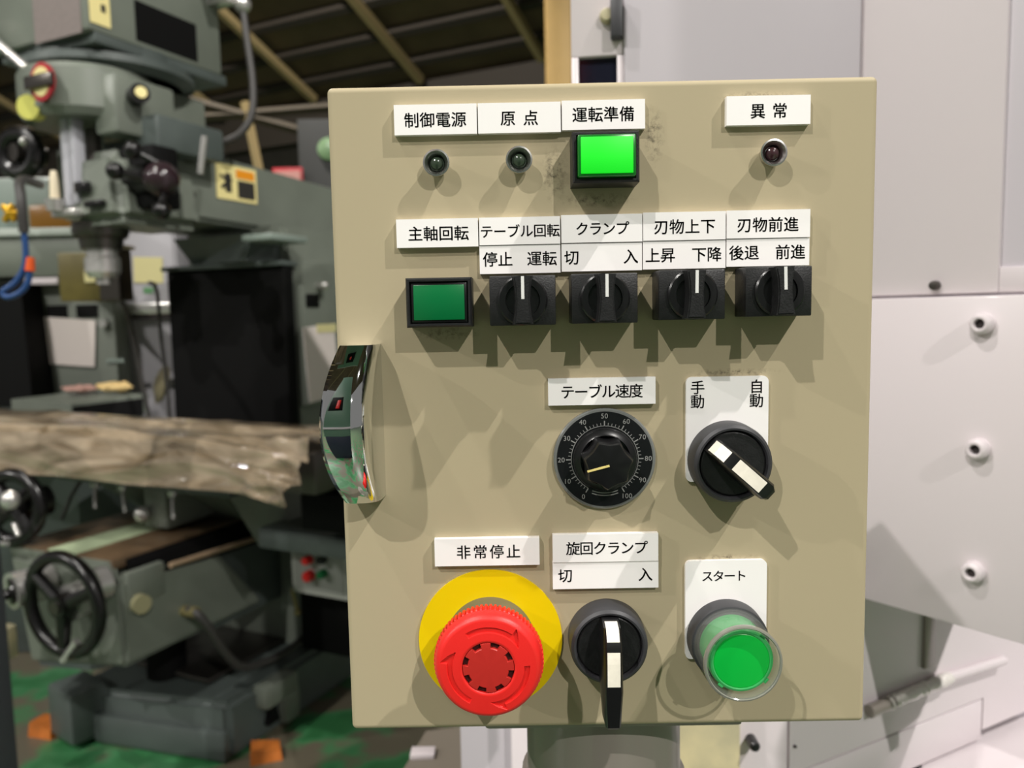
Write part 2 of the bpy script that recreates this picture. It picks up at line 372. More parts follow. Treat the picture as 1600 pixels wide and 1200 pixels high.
plate(-21.2, 20.2, -56.7, -67.5, row('切', -16.2, 1, -62.1, EM) + row('入', 15.0, 1, -62.1, EM), 'white plate just over the long-lever switch', h=2.2)
def legend_plate(x0, x1, z1, z0, items, label, r=2.2, h=1.6):
    pts = []
    for (px, pz, a0) in ((x1 - r, z1 - r, 0), (x0 + r, z1 - r, 90), (x0 + r, z0 + r, 180), (x1 - r, z0 + r, 270)):
        for k in range(6): a = R(a0 + k * 18); pts.append((px + r * math.cos(a), 0, pz + r * math.sin(a)))
    b = MB(); b.poly(pts, (0, -h + 0.5, 0))
    top = [f for f in b.bm.faces if len(f.verts) > 4 and all(v.co.y < -0.5 for v in f.verts)][0]
    bmesh.ops.inset_region(b.bm, faces=[top], thickness=0.7)
    for v in top.verts: v.co.y = -h
    o = part(b, 'legend_plate', M_plate, label=label, ang=60)
    letters(items, h + 0.05, o)
legend_plate(30.9, 62.4, 14.6, -26.0, [('手', 35.3, 10.6, 5.6), ('動', 35.3, 5.2, 5.6), ('自', 57.8, 10.6, 5.6), ('動', 57.8, 5.2, 5.6)], 'rounded white plate behind the short-lever switch')
legend_plate(30.7, 62.5, -57.3, -97.0, row('スタート', 39.3, 4.35, -63.5, 4.8), 'rounded white plate behind the round green button')
# indicator lamps ----------------------------------------------------
def indicator(x, z, m, label):
    b = MB(); b.lathe([(3.7, 0), (3.7, 2.6), (4.5, 4.4), (4.95, 5.0), (4.9, 5.5), (4.3, 5.6), (3.5, 4.4), (2.75, 3.2), (2.6, 2.5), (0, 2.5)], (x, 0, z), n=40)
    o = part(b, 'indicator_lamp', M_nickel, label=label)
    b = MB(); b.lathe([(2.45, 2.6), (2.45, 3.6), (2.1, 4.5), (1.2, 5.1), (0, 5.3)], (x, 0, z), n=24); part(b, 'lamp_lens', m, o)
indicator(-61.8, 95.9, M_lens_g, 'unlit green lamp in a bright metal bezel, left')
indicator(-31.3, 96.4, M_lens_g, 'unlit green lamp in a bright metal bezel, middle')
indicator(62.2, 97.0, M_lens_r, 'unlit dark red lamp in a bright metal bezel')
# rectangular push buttons --------------------------------------------
def rect_ring(b, x, z, w0, d0, w1, d1, h0, h1):
    pass
def push_button(x, z, mface, mrim, label, depth, lens_h):
    b = MB(); w, d = 12.0, 9.0
    loops = [(w, d, 0), (w, d, depth - 0.8), (w - 0.6, d - 0.6, depth), (w - 1.3, d - 1.3, depth), (w - 1.5, d - 1.5, depth - 2.0)]
    prev = None
    for (a, c, h) in loops:
        cur = [b.bm.verts.new((x + sx * a, -h, z + sz * c)) for sx, sz in ((-1, -1), (1, -1), (1, 1), (-1, 1))]
        if prev:
            for i in range(4): b.bm.faces.new((prev[i], prev[(i + 1) % 4], cur[(i + 1) % 4], cur[i]))
        prev = cur
    b.bm.faces.new(prev)
    o = part(b, 'push_button', M_black, smooth=False, label=label)
    b = MB(); b.b2(x - w + 1.7, x + w - 1.7, -depth + 1.9, -lens_h, z - d + 1.7, z + d - 1.7, bev=0.5); part(b, 'lens_rim', mrim, o)
    b = MB(); b.b2(x - w + 2.7, x + w - 2.7, -lens_h + 0.5, -lens_h - 0.5, z - d + 2.6, z + d - 2.6, bev=0.3); part(b, 'lens', mface, o)
push_button(-0.2, 95.3, M_lit, M_litrim, 'lit bright green square button in a black frame', 13.0, 15.5)
push_button(-61.5, 44.6, M_green, M_black2, 'unlit dark green square button in a black frame', 13.0, 12.2)
# small rotary switches -------------------------------------------------
def small_rotary(x, z, turn, label):
    b = MB(); b.b2(x - 12, x + 12, 0, -14, z - 9, z + 9, bev=0.5)
    o = part(b, 'rotary_switch', M_black, label=label)
    b = MB(); b.lathe([(9.0, 14), (9.0, 15.3), (8.4, 15.9), (6.2, 16.0), (6.0, 15.2), (0, 15.2)], (x, 0, z), n=48)
    k = part(b, 'knob', M_black2, o)
    m = Matrix.Rotation(turn, 4, 'Y')
    b = MB()                                                   # waisted finger bar
    outer = [(-3.6, 8.6), (-2.9, 4.5), (-2.6, 0), (-2.9, -4.5), (-3.6, -8.6), (3.6, -8.6), (2.9, -4.5), (2.6, 0), (2.9, 4.5), (3.6, 8.6)]
    b.hull([(px * 1.08, -15.0, pz) for px, pz in outer], [(px * 0.92, -21.5, pz * 0.98) for px, pz in outer])
    bmesh.ops.transform(b.bm, matrix=Matrix.Translation((x, 0, z)) @ m, verts=b.bm.verts)
    bmesh.ops.bevel(b.bm, geom=[e for e in b.bm.edges if all(v.co.y < -21 for v in e.verts)], offset=0.5, segments=2, affect='EDGES')
    part(b, 'finger_bar', M_black, o, ang=25)
    b = MB(); b.box((0, -21.52, 4.4), (1.1, 0.12, 8.0)); bmesh.ops.transform(b.bm, matrix=Matrix.Translation((x, 0, z)) @ m, verts=b.bm.verts)
    part(b, 'index_line', M_line, o, smooth=False)
for i, (x, z) in enumerate(((-31.0, 44.7), (-1.3, 44.9), (30.3, 45.6), (61.6, 46.2))):
    small_rotary(x, z, R((0, 0, 0.5, -1.5)[i]), 'small black rotary switch with white line, %s from the left' % ('first', 'second', 'third', 'fourth')[i])
# speed dial --------------------------------------------------------------
def speed_dial(x, z):
    b = MB(); b.lathe([(19.7, 0), (19.7, 1.2), (19.2, 1.7), (18.2, 1.8), (0, 1.8)], (x, 0, z), n=80)
    o = part(b, 'speed_dial', M_clearrim, label='round black speed dial numbered 0 to 100')
    b = MB(); b.lathe([(18.5, 1.7), (18.4, 1.95), (0, 1.95)], (x, 0, z), n=80); sp = part(b, 'scale_plate', M_scale, o)
    b = MB(); hh = -2.02
    def bar(a, r0, r1, w):
        d = Vector((math.sin(a), 0, math.cos(a))); t = Vector((d.z, 0, -d.x)) * w / 2; c = Vector((x, hh, z))
        b.bm.faces.new([b.bm.verts.new(c + q) for q in (d * r0 - t, d * r0 + t, d * r1 + t, d * r1 - t)])
    def arc(a0, a1, r, w, n=60):
        c = Vector((x, hh, z)); P = [(Vector((math.sin(R(a0 + (a1 - a0) * i / n)), 0, math.cos(R(a0 + (a1 - a0) * i / n))))) for i in range(n + 1)]
        for p, q in zip(P, P[1:]): b.bm.faces.new([b.bm.verts.new(c + v) for v in (p * (r - w / 2), q * (r - w / 2), q * (r + w / 2), p * (r + w / 2))])
    for i in range(51):
        a = R(-150 + i * 6)
        if i % 5 == 0: bar(a, 12.9, 14.9, 0.42)
        else: bar(a, 12.9, 14.1, 0.22)
    arc(-150, 150, 12.9, 0.22)
    arc(158, 202, 13.2, 0.4, 16); arc(159, 201, 14.2, 0.4, 16)
    bmesh.ops.scale(b.bm, vec=(0.001,) * 3, verts=b.bm.verts)
    b.build('tick_marks', M_print, o, smooth=False)['kind'] = 'stuff'
    it = []
    for i in range(11):
        a = R(-150 + i * 30); s = str(i * 10); r = 16.75; w = 1.45
        for k, chh in enumerate(s): it.append((chh, x + r * math.sin(a) + (k - (len(s) - 1) / 2) * w, z + r * math.cos(a), 2.7))
    letters(it, 2.03, o, M_print, 'numerals')
    b = MB(); b.lathe([(12.2, 1.9), (12.3, 3.0), (11.8, 4.2), (10.2, 4.6), (9.6, 5.0)], (x, 0, z), n=64)
    part(b, 'knob_skirt', M_black2, o)
    # fluted body: seven scallops
    bm = MB(); rings = []; n = 140
    for (h, k, dp) in ((4.4, 1.0, 1.0), (12.5, 0.97, 1.0), (14.3, 0.94, 1.0), (15.2, 0.88, 0.9), (15.3, 0.8, 0.6), (15.0, 0.0, 0)):
        if k == 0: rings.append([bm.bm.verts.new((x, -h, z))]); continue
        ring = []
        for i in range(n):
            a = 2 * math.pi * i / n; u = ((a * 7 / (2 * math.pi) + 0.45) % 1.0) * 2 - 1
            rad = (9.9 - 1.5 * dp * (1 - u * u) ** 1.2 * (1 if abs(u) < 1 else 0)) * k
            ring.append(bm.bm.verts.new((x + rad * math.sin(a), -h, z + rad * math.cos(a))))
        rings.append(ring)
    for p, q in zip(rings, rings[1:]):
        for i in range(n):
            j = (i + 1) % n
            if len(q) == 1: bm.bm.faces.new((p[i], p[j], q[0]))
            else: bm.bm.faces.new((p[i], p[j], q[j], q[i]))
    k = part(bm, 'knob', M_black2, o, ang=28)
    b = MB(); b.box((0, -15.3, 4.0), (0.75, 0.3, 8.4)); bmesh.ops.transform(b.bm, matrix=Matrix.Translation((x, 0, z)) @ Matrix.Rotation(R(-104), 4, 'Y'), verts=b.bm.verts)
    part(b, 'pointer_line', M_ptr, o, smooth=False)
speed_dial(-0.4, -16.4)
# 22 mm selector switches ----------------------------------------------------
def selector(x, z, turn, tip, label):
    b = MB(); b.lathe([(15.2, 0), (15.2, 2.0), (15.1, 4.5), (15.0, 8.5), (14.6, 10.3), (13.6, 11.3), (12.9, 11.2), (12.5, 10.0), (12.4, 9.0)], (x, 0, z), n=72)
    o = part(b, 'selector_switch', M_blackrough, label=label)
    b = MB(); b.lathe([(12.45, 8.8), (12.2, 9.9), (11.6, 10.3), (0, 10.3)], (x, 0, z), n=64); part(b, 'turning_disc', M_black, o)
    m = Matrix.Translation((x, 0, z)) @ Matrix.Rotation(turn, 4, 'Y')
    b = MB()                                                    # lever: +z end is the white end, -z end the tip
    secs = [(12.0, 3.4, 13.0, 2.8), (11.0, 3.6, 19.5, 2.9), (6.5, 3.8, 23.0, 2.9), (0.0, 4.2, 24.0, 3.0), (-6.0, 4.2, 24.4, 3.1), (-11.5, 3.9, 24.6, 3.2), (tip + 1.2, 3.1, 23.6, 2.5), (tip, 2.7, 22.4, 2.2)]
    rows = []
    for (zz, wb, h, wt) in secs:
        hb = 10.0 if zz > -11.9 else (14.0 if zz > tip + 0.5 else 15.5)
        rows.append([b.bm.verts.new(v) for v in ((-wb, -hb, zz), (wb, -hb, zz), (wt + 0.3, -h + 1.2, zz), (wt - 0.4, -h, zz), (-wt + 0.4, -h, zz), (-wt - 0.3, -h + 1.2, zz))])
    for p, q in zip(rows, rows[1:]):
        for i in range(6): b.bm.faces.new((p[i], p[(i + 1) % 6], q[(i + 1) % 6], q[i]))
    b.bm.faces.new(rows[0][::-1]); b.bm.faces.new(rows[-1])
    bmesh.ops.transform(b.bm, matrix=m, verts=b.bm.verts); part(b, 'lever', M_black2, o, ang=40)
    # white inlay in two lengths with a black gap
    def top(zz):
        for (a, c) in zip(secs, secs[1:]):
            if a[0] >= zz >= c[0]: t = (a[0] - zz) / (a[0] - c[0]); return a[2] + (c[2] - a[2]) * t
        return secs[0][2]
    for (za, zb) in ((11.8, 7.2), (3.6, -8.9)):
        b = MB(); w = 2.35; st = [za + (zb - za) * i / 6 for i in range(7)]
        if za > 10.3: st = [11.8, 11.0, 9.9, 8.6, 7.2]
        b.hull([(-w, -top(st[0]) + 0.6, st[0]), (w, -top(st[0]) + 0.6, st[0]), (w, -top(st[0]) - 0.12, st[0]), (-w, -top(st[0]) - 0.12, st[0])],
               [(-w, -top(st[1]) + 0.6, st[1]), (w, -top(st[1]) + 0.6, st[1]), (w, -top(st[1]) - 0.12, st[1]), (-w, -top(st[1]) - 0.12, st[1])])
        for p, q in zip(st[1:], st[2:]):
            b.hull([(-w, -top(p) + 0.6, p), (w, -top(p) + 0.6, p), (w, -top(p) - 0.12, p), (-w, -top(p) - 0.12, p)], [(-w, -top(q) + 0.6, q), (w, -top(q) + 0.6, q), (w, -top(q) - 0.12, q), (-w, -top(q) - 0.12, q)])
        bmesh.ops.remove_doubles(b.bm, verts=b.bm.verts, dist=0.001)
        bmesh.ops.transform(b.bm, matrix=m, verts=b.bm.verts); part(b, 'white_inlay', M_white, o, smooth=False)
selector(46.6, -17.5, R(-48), -14.0, 'black selector switch with short lever turned aslant')
selector(-0.2, -87.6, R(0.5), -26.3, 'black selector switch with long lever pointing down')
# emergency stop ---------------------------------------------------------------
def emergency_stop(x, z):
    b = MB(); b.lathe([(28.3, 0), (28.3, 0.9), (0, 0.9)], (x, 0, z), n=96)
    o = part(b, 'emergency_stop', M_yellow, label='red mushroom stop button on a yellow disc')
    b = MB(); b.lathe([(17.4, 0.8), (17.4, 8.0), (17.0, 8.8), (12.0, 9.0), (11.5, 15.2)], (x, 0, z), n=64); part(b, 'collar', M_collar, o)
    # knurled mushroom head with sunk turn arrows
    bm = MB(); n = 360; UP = 4.0; rings = []
    def ring(r, h, knurl=0.0, arrows=False):
        v = []
        for i in range(n):
            a = 2 * math.pi * i / n; rr = r; hh = h
            if knurl: rr = r - knurl * (1 if (i % 5) < 2 else 0)
            if arrows:
                deg = math.degrees(a) % 120.0
                s = (deg + 31.0) % 120.0                       # degrees clockwise from the tail of each arrow
                if 13.1 < r < (15.1 if s < 68 else 13.1 + 4.3 * (88 - s) / 20.0) and s < 88: hh = h - 0.8
            v.append(bm.bm.verts.new((x + rr * math.sin(a), -hh - UP, z + rr * math.cos(a))))
        rings.append(v)
    ring(11.6, 11.0); ring(17.5, 10.4); ring(19.9, 11.0, 0.75); ring(20.4, 12.0, 0.8); ring(20.4, 16.0, 0.8); ring(20.2, 16.4, 0.6); ring(19.95, 16.6)
    ring(19.8, 17.8); ring(19.3, 19.4); ring(18.5, 20.6)
    r = 17.6
    while r > 10.3: ring(r, 21.0 + 1.6 * math.cos(r / 17.6 * 1.2) - 0.6, 0, True); r -= 0.24
    ring(9.75, 21.5); ring(9.55, 21.3); ring(9.5, 20.2)
    for p, q in zip(rings, rings[1:]):
        for i in range(n): bm.bm.faces.new((p[i], p[(i + 1) % n], q[(i + 1) % n], q[i]))
    part(bm, 'mushroom_head', M_red, o, ang=38)
    # centre cap with eight notches
    bm = MB(); rings = []
    def cring(r, h, notch):
        v = []
        for i in range(n):
            a = 2 * math.pi * i / n; s = (math.degrees(a) - 17.0 + 10.5) % 45.0
            rr = r - (1.75 if (notch and s < 21.0) else 0.0)
            v.append(bm.bm.verts.new((x + rr * math.sin(a), -h - UP, z + rr * math.cos(a))))
        rings.append(v)
    cring(9.35, 19.5, True); cring(9.35, 21.3, True); cring(9.2, 21.5, True); cring(7.3, 21.7, False); cring(0.3, 21.8, False)
    for p, q in zip(rings, rings[1:]):
        for i in range(n): bm.bm.faces.new((p[i], p[(i + 1) % n], q[(i + 1) % n], q[i]))
    bm.bm.faces.new(rings[-1]); part(bm, 'centre_cap', M_redcap, o, ang=38)
    b = MB(); b.lathe([(9.4, 20.0 + UP), (0, 20.0 + UP)], (x, 0, z), n=48); part(b, 'slot_floor', M_darkred, o)
emergency_stop(-46.0, -88.0)
# start button --------------------------------------------------------------------
def start_button(x, z):
    b = MB(); b.lathe([(15.4, 0), (15.4, 2.0), (15.2, 7.5), (14.9, 8.5), (14.2, 8.8), (11.0, 8.8), (11.0, 6.0)], (x, 0, z), n=72)
    o = part(b, 'start_button', M_blackrough, label='round lit green button inside a clear guard ring')
    b = MB(); b.lathe([(14.3, 8.7), (14.1, 24.5), (13.9, 25.3), (13.3, 25.5), (12.7, 25.2), (12.6, 24.5), (12.9, 8.7), (14.3, 8.7)], (x, 0, z), n=72); part(b, 'guard_ring', M_clear, o)
    b = MB(); b.lathe([(14.35, 24.0), (14.35, 25.0), (14.0, 25.6), (13.5, 25.75), (13.2, 25.4), (13.3, 24.6)], (x, 0, z), n=72); part(b, 'guard_lip', mat('grey_clear_lip', (128, 128, 118), rough=0.15, coat=0.8), o)
    b = MB(); b.lathe([(12.0, 8.8), (12.0, 20.5), (11.8, 22.2), (11.5, 22.6)], (x, 0, z), n=72); part(b, 'lens_side', M_startside, o)
    b = MB(); b.lathe([(11.55, 22.4), (11.4, 22.9), (10.7, 23.1), (10.3, 22.9), (10.2, 22.5)], (x, 0, z), n=72); part(b, 'lens_rim', M_startside, o)
    b = MB(); b.lathe([(10.35, 22.2), (10.3, 22.7), (10.0, 22.9), (6.0, 23.15), (0, 23.25)], (x, 0, z), n=72); part(b, 'lens', M_start, o)
    for k in range(4):
        a = R(40 + k * 90); b = MB(); b.box((0, -22.7, 11.9), (2.2, 0.6, 0.9), None, 0.15)
        bmesh.ops.transform(b.bm, matrix=Matrix.Translation((x, 0, z)) @ Matrix.Rotation(a, 4, 'Y'), verts=b.bm.verts); part(b, 'lens_lug', M_startside, o)
start_button(46.6, -88.2)

def wpart(b, name, m, root, **k):                     # world-space builder under a root that stands at root.location
    bmesh.ops.translate(b.bm, vec=-Vector(root.location), verts=b.bm.verts)
    if root.rotation_euler.z: bmesh.ops.rotate(b.bm, cent=(0, 0, 0), matrix=Matrix.Rotation(-root.rotation_euler.z, 3, 'Z'), verts=b.bm.verts)
    return b.build(name, m, root, **k)
# pedestal under the box
ped = thing('pedestal', 'grey round pedestal post under the control box', 'post', (0.004, 0.055, 0))
b = MB(); b.lathe([(0.0, 0.0), (0.11, 0.0), (0.11, 0.012), (0.036, 0.014), (0.036, 1.118), (0, 1.118)], (0.004, 0.055, 0), (0, 0, 1), 48); wpart(b, 'tube', M_poleg, ped)
b = MB(); b.lathe([(0.036, 1.062), (0.0385, 1.064), (0.0385, 1.074), (0.036, 1.076)], (0.004, 0.055, 0), (0, 0, 1), 48); wpart(b, 'collar', M_poleg, ped)
b = MB(); b.b2(-0.05, 0.058, 0.012, 0.095, 1.117, 1.1246, 0.002); wpart(b, 'mounting_flange', M_poleg, ped)

# ================================================================== white machine at the right
wm = thing('white_machine', 'white painted machine enclosure behind the right of the control box', 'machine', (0.24, 0.338, 0))
Q = Vector((0.24, 0.338, 0)); E = Vector((0.616, -0.788, 0)).normalized(); N = Vector((-0.788, -0.616, 0)).normalized(); Zv = Vector((0, 0, 1))
def slab(b, q, e, n, s0, s1, z0, z1, d0, d1, bev=0.0):
    P = lambda s, z, d: q + e * s + n * d + Zv * z
    b.hull([P(s0, z0, d0), P(s1, z0, d0), P(s1, z1, d0), P(s0, z1, d0)], [P(s0, z0, d1), P(s1, z0, d1), P(s1, z1, d1), P(s0, z1, d1)])
    if bev: bmesh.ops.bevel(b.bm, geom=b.bm.edges[:], offset=bev, segments=2, profile=0.5, affect='EDGES')
    return b
wpart(slab(MB(), Q, E, N, -0.03, 0.22, 1.0495, 1.2965, -0.012, 0.0, 0.0012), 'splash_panel', M_wmach, wm)
wpart(slab(MB(), Q, E, N, -0.03, 0.106, 1.2985, 2.4, -0.03, -0.006, 0.0012), 'upper_panel', M_wmach, wm)
wpart(slab(MB(), Q, E, N, 0.106, 0.22, 1.2985, 1.3165, -0.03, -0.007, 0.001), 'window_sill_strip', M_wmach, wm)
wpart(slab(MB(), Q, E, N, 0.106, 0.22, 1.358, 1.3985, -0.03, -0.013, 0.001), 'window_rail', M_wmach2, wm)
wpart(slab(MB(), Q, E, N, 0.106, 0.22, 1.488, 2.4, -0.03, -0.013, 0.001), 'window_head', M_wmach2, wm)
for z0, z1 in ((1.3165, 1.358), (1.3985, 1.488)): wpart(slab(MB(), Q, E, N, 0.106, 0.22, z0, z1, -0.03, -0.022), 'window_pane', M_window, wm, smooth=False)
def screw(s, z, r, h, m, q=Q, e=E, n=N, d=0.0, name='socket_screw'):
    c = q + e * s + Zv * z + n * d
    b = MB(); b.lathe([(r, 0), (r, h * 0.55), (r * 0.9, h * 0.85), (r * 0.7, h), (r * 0.52, h), (r * 0.46, h * 0.95), (r * 0.44, h * 0.5)], c, n, 28); o = wpart(b, name, m, wm)
    b = MB(); b.lathe([(r * 0.5, h * 0.5), (0, h * 0.5)], c, n, 6); wpart(b, 'socket', M_gap, o) if False else None
    b.bm.free() if b.bm.is_valid else None
    b = MB(); b.lathe([(r * 0.46, h * 0.52), (0, h * 0.52)], c, n, 6)
    bmesh.ops.translate(b.bm, vec=-Vector(wm.location), verts=b.bm.verts); b.build('socket', M_gap, o)
for z in (1.2765, 1.1860, 1.0945): screw(0.0998, z, 0.0078, 0.0085, M_wmach)
c0 = Q + E * 0.0639 + Zv * 1.3052 - N * 0.006
b = MB(); b.lathe([(0.0036, 0), (0.0036, 0.004), (0.003, 0.006), (0, 0.0064)], c0, N, 18); wpart(b, 'dark_screw', M_steeld, wm)
# face turned to the camera, left of the inner corner
L0 = Vector((0.24, 0.338, 0)); LE = Vector((-0.99, 0.14, 0)).normalized(); LN = Vector((-0.14, -0.99, 0)).normalized()
wpart(slab(MB(), L0, LE, LN, -0.004, 0.1815, 1.02, 2.4, -0.02, 0.0, 0.001), 'column_panel', M_wmach2, wm)  # less lit face, its shade put into the duller paint
wpart(slab(MB(), L0, LE, LN, 0.1815, 0.2255, 1.5035, 2.4, -0.02, -0.004, 0.001), 'narrow_panel', M_wmach, wm)
wpart(slab(MB(), L0, LE, LN, 0.1815, 0.1875, 1.02, 1.5035, -0.02, -0.004, 0.001), 'window_jamb', M_wmach, wm)
wpart(slab(MB(), L0, LE, LN, 0.2195, 0.2255, 1.02, 1.5035, -0.02, -0.004, 0.001), 'window_jamb', M_wmach, wm)
wpart(slab(MB(), L0, LE, LN, 0.1875, 0.2195, 1.02, 1.5035, -0.02, -0.010), 'window_pane', M_window, wm, smooth=False)
lt = slab(MB(), L0, LE, LN, 0.1825, 0.1925, 1.514, 1.5445, -0.004, 0.008, 0.0015); lo = wpart(lt, 'latch', M_blackrough, wm)
b = MB(); b.lathe([(0.006, 0), (0.006, 0.004), (0.0045, 0.007), (0, 0.0075)], L0 + LE * 0.1955 + Zv * 1.534 - LN * 0.004, LN, 20)
bmesh.ops.translate(b.bm, vec=-Vector(wm.location), verts=b.bm.verts); b.build('latch_knob', M_cream, lo)
# body that carries the skins
fp = [(0.0195, 0.386), (0.24, 0.354), (0.374, 0.182), (0.40, 0.21), (0.37, 0.9), (0.30, 1.4), (0.105, 1.4)]
b = MB(); b.hull([(x, y, 1.0515) for x, y in fp], [(x, y, 2.38) for x, y in fp]); wpart(b, 'body', M_wmach2, wm, smooth=False)
# lower block that runs back to the right below the splash panel
F0 = Vector((0.18, 0.297, 0)); G = Vector((0.888, 0.459, 0)).normalized(); GN = Vector((0.459, -0.888, 0)).normalized()
P = lambda s, z, d: F0 + G * s + GN * d + Zv * z
lp = [(0.0012, 0.9145), (0.2575, 0.9145), (0.2575, 0.8822), (0.6, 0.8822), (0.6, 1.045), (0.0012, 1.045)]
b = MB(); b.hull([P(s_, z, -0.015) for s_, z in lp], [P(s_, z, 0) for s_, z in lp]); wpart(b, 'base_panel', M_wmach, wm, smooth=False)
wpart(slab(MB(), F0, G, GN, 0.0012, 0.2552, 0.8738, 0.9132, -0.015, 0.0005, 0.0008), 'hatch_cover', M_wmach, wm)
wpart(slab(MB(), F0, G, GN, 0.0, 0.6, 0.6, 1.06, -0.05, -0.012), 'joint_backing', M_gap, wm, smooth=False)
b = MB(); b.hull([P(-0.02, 0.85, -0.2), P(0.7, 0.85, -0.2), P(0.7, 0.85, 0.35), P(0.14, 0.85, 0.02)], [P(-0.02, 0.8705, -0.2), P(0.7, 0.8705, -0.2), P(0.7, 0.8705, 0.35), P(0.14, 0.8705, 0.02)]); wpart(b, 'shelf', M_wmach, wm, smooth=False)
wpart(slab(MB(), F0, G, GN, 0.0012, 0.17, 0.6, 0.8705, -0.012, 0.0), 'lower_hatch', M_wmach, wm, smooth=False)
b = MB(); b.b2(-0.095, 0.1788, 0.29, 0.34, 0.3, 1.03, 0.001); b2 = MB()
b.bm.free(); b = MB(); b.b2(0.07, 0.1788, 0.297, 0.33, 0.3, 1.03, 0.001); wpart(b, 'front_panel', M_wmach, wm)
b = MB(); b.b2(0.088, 0.1385, 0.289, 0.297, 0.3, 1.0, 0.001); wpart(b, 'cream_cover', M_cream, wm)
c1 = Vector((0.149, 0.297, 0.946)); b = MB(); b.lathe([(0.0042, 0), (0.0042, 0.012), (0.003, 0.014), (0, 0.0145)], c1, (0, -1, 0), 20); wpart(b, 'black_knob', M_black2, wm)
b = MB(); b.cyl(F0 + G * 0.006 + Zv * 0.9375 + GN * 0.0, F0 + G * 0.006 + Zv * 0.9375 + GN * 0.002, 0.0012, None, 12); wpart(b, 'small_screw', M_gap, wm)
b = MB(); b.b2(-0.095, 0.07, 0.42, 0.45, 0.3, 1.03, 0.001); wpart(b, 'front_panel', M_wmach2, wm)
b = MB(); b.b2(-0.0455, -0.020, 0.405, 0.42, 0.3, 1.03, 0.001); wpart(b, 'edge_strip', M_wmach, wm)
b = MB(); b.hull([(-0.149, 0.575, 0.775), (-0.1675, 0.485, 0.775), (-0.02, 0.46, 0.775), (-0.02, 0.60, 0.775)], [(-0.149, 0.575, 0.80), (-0.1675, 0.485, 0.80), (-0.02, 0.46, 0.80), (-0.02, 0.60, 0.80)]); wpart(b, 'side_shelf', mat('grey_shelf_mat', (124, 116, 104), rough=0.6), wm, smooth=False)  # white shelf painted grey to hold the shadow falling on it
b = MB(); b.hull([(-0.1475, 0.60, 0.0), (-0.164, 0.5, 0.0), (-0.03, 0.48, 0.0), (-0.03, 0.62, 0.0)], [(-0.1475, 0.60, 0.775), (-0.164, 0.5, 0.775), (-0.03, 0.48, 0.775), (-0.03, 0.62, 0.775)]); wpart(b, 'side_foot', M_wmach2, wm, smooth=False)
b = MB(); b.b2(-0.160, -0.133, 0.515, 0.533, 0.80, 0.806, 0.001); wpart(b, 'bracket_lip', M_wmach, wm)
b = MB(); b.b2(0.0, 0.9, 0.46, 1.35, 0.0, 1.03, 0.002); wpart(b, 'base_body', M_wmach2, wm)
wpart(slab(MB(), F0, G, GN, 0.163, 0.176, 0.966, 1.03, 0.0, 0.004, 0.001), 'rubber_strip', M_poleg, wm)
# wrapped pipe lying along the block
pipe = thing('white_pipe', 'white pipe along the recess under the white splash panel', 'pipe', tuple(F0 + G * 0.2 + Zv * 0.95))
b = MB(); b.tube([P(0.185, 0.9515, 0.0045), P(0.280, 0.9485, 0.0045)], 0.0042, 16); wpart(b, 'rod', M_wmach, pipe)
b = MB(); b.tube([P(0.088, 0.9475, 0.0055), P(0.12, 0.949, 0.0055)], 0.0055, 16); wpart(b, 'dark_sleeve', M_poleg, pipe)
bm = MB(); bm.tube([P(0.112 + 0.083 * i / 40, 0.9487 + 0.003 * i / 40, 0.0055) for i in range(41)], [0.0056 + 0.0012 * noise.noise(Vector((i * 0.7, 0, 0))) for i in range(41)], 20)
for v in bm.bm.verts: v.co += Vector((noise.noise(v.co * 300), noise.noise(v.co * 300 + Vector((9, 0, 0))), noise.noise(v.co * 300 + Vector((0, 9, 0))))) * 0.0008
wpart(bm, 'plastic_film', mat('milky_film', (225, 220, 215), rough=0.12, coat=0.8), pipe)

# ================================================================== milling machine
mill = thing('milling_machine', 'grey green vertical milling machine with plastic wrapped table', 'machine', (-0.8913, 1.8382, 0), R(-25))
def mp(b, name, m, parent=mill, **k): return b.build(name, m, parent, **k)
# base casting
b = MB(); foot = [(0, 0), (0.03, 1.5), (-0.66, 1.5), (-0.61, -0.10), (-0.48, -0.085)]
b.hull([(0.0, 0.0, -0.0), (0.02, 1.5, -0.0), (-0.66, 1.5, -0.0), (-0.61, -0.10, -0.0)], [(-0.01, 0.01, 0.172), (0.01, 1.5, 0.172), (-0.65, 1.5, 0.165), (-0.60, -0.085, 0.15)])
bmesh.ops.bevel(b.bm, geom=b.bm.edges[:], offset=0.018, segments=3, affect='EDGES'); base = mp(b, 'base', M_machd)
b = MB(); b.box((-0.535, -0.085, 0.10), (0.15, 0.12, 0.165), Matrix.Rotation(R(-10), 3, 'Z'), 0.015); mp(b, 'corner_foot', M_machd, base)
b = MB(); b.box((-0.235, -0.042, 0.05), (0.47, 0.03, 0.09), Matrix.Rotation(R(9.6), 3, 'Z'), 0.012); mp(b, 'front_rib', M_machd, base)
b = MB(); b.b2(-0.03, 0.035, 0.12, 0.27, 0.10, 0.172, 0.015); b.b2(0.0, 0.035, 0.20, 0.27, 0.02, 0.12, 0.01); mp(b, 'anchor_lug', M_mach, base)
b = MB(); b.hull([(0.021, 0.14, 0.045), (0.021, 0.19, 0.045), (0.021, 0.165, 0.13)], [(0.0, 0.14, 0.045), (0.0, 0.19, 0.045), (0.0, 0.165, 0.13)]); mp(b, 'lug_opening', M_blk, base, smooth=False)
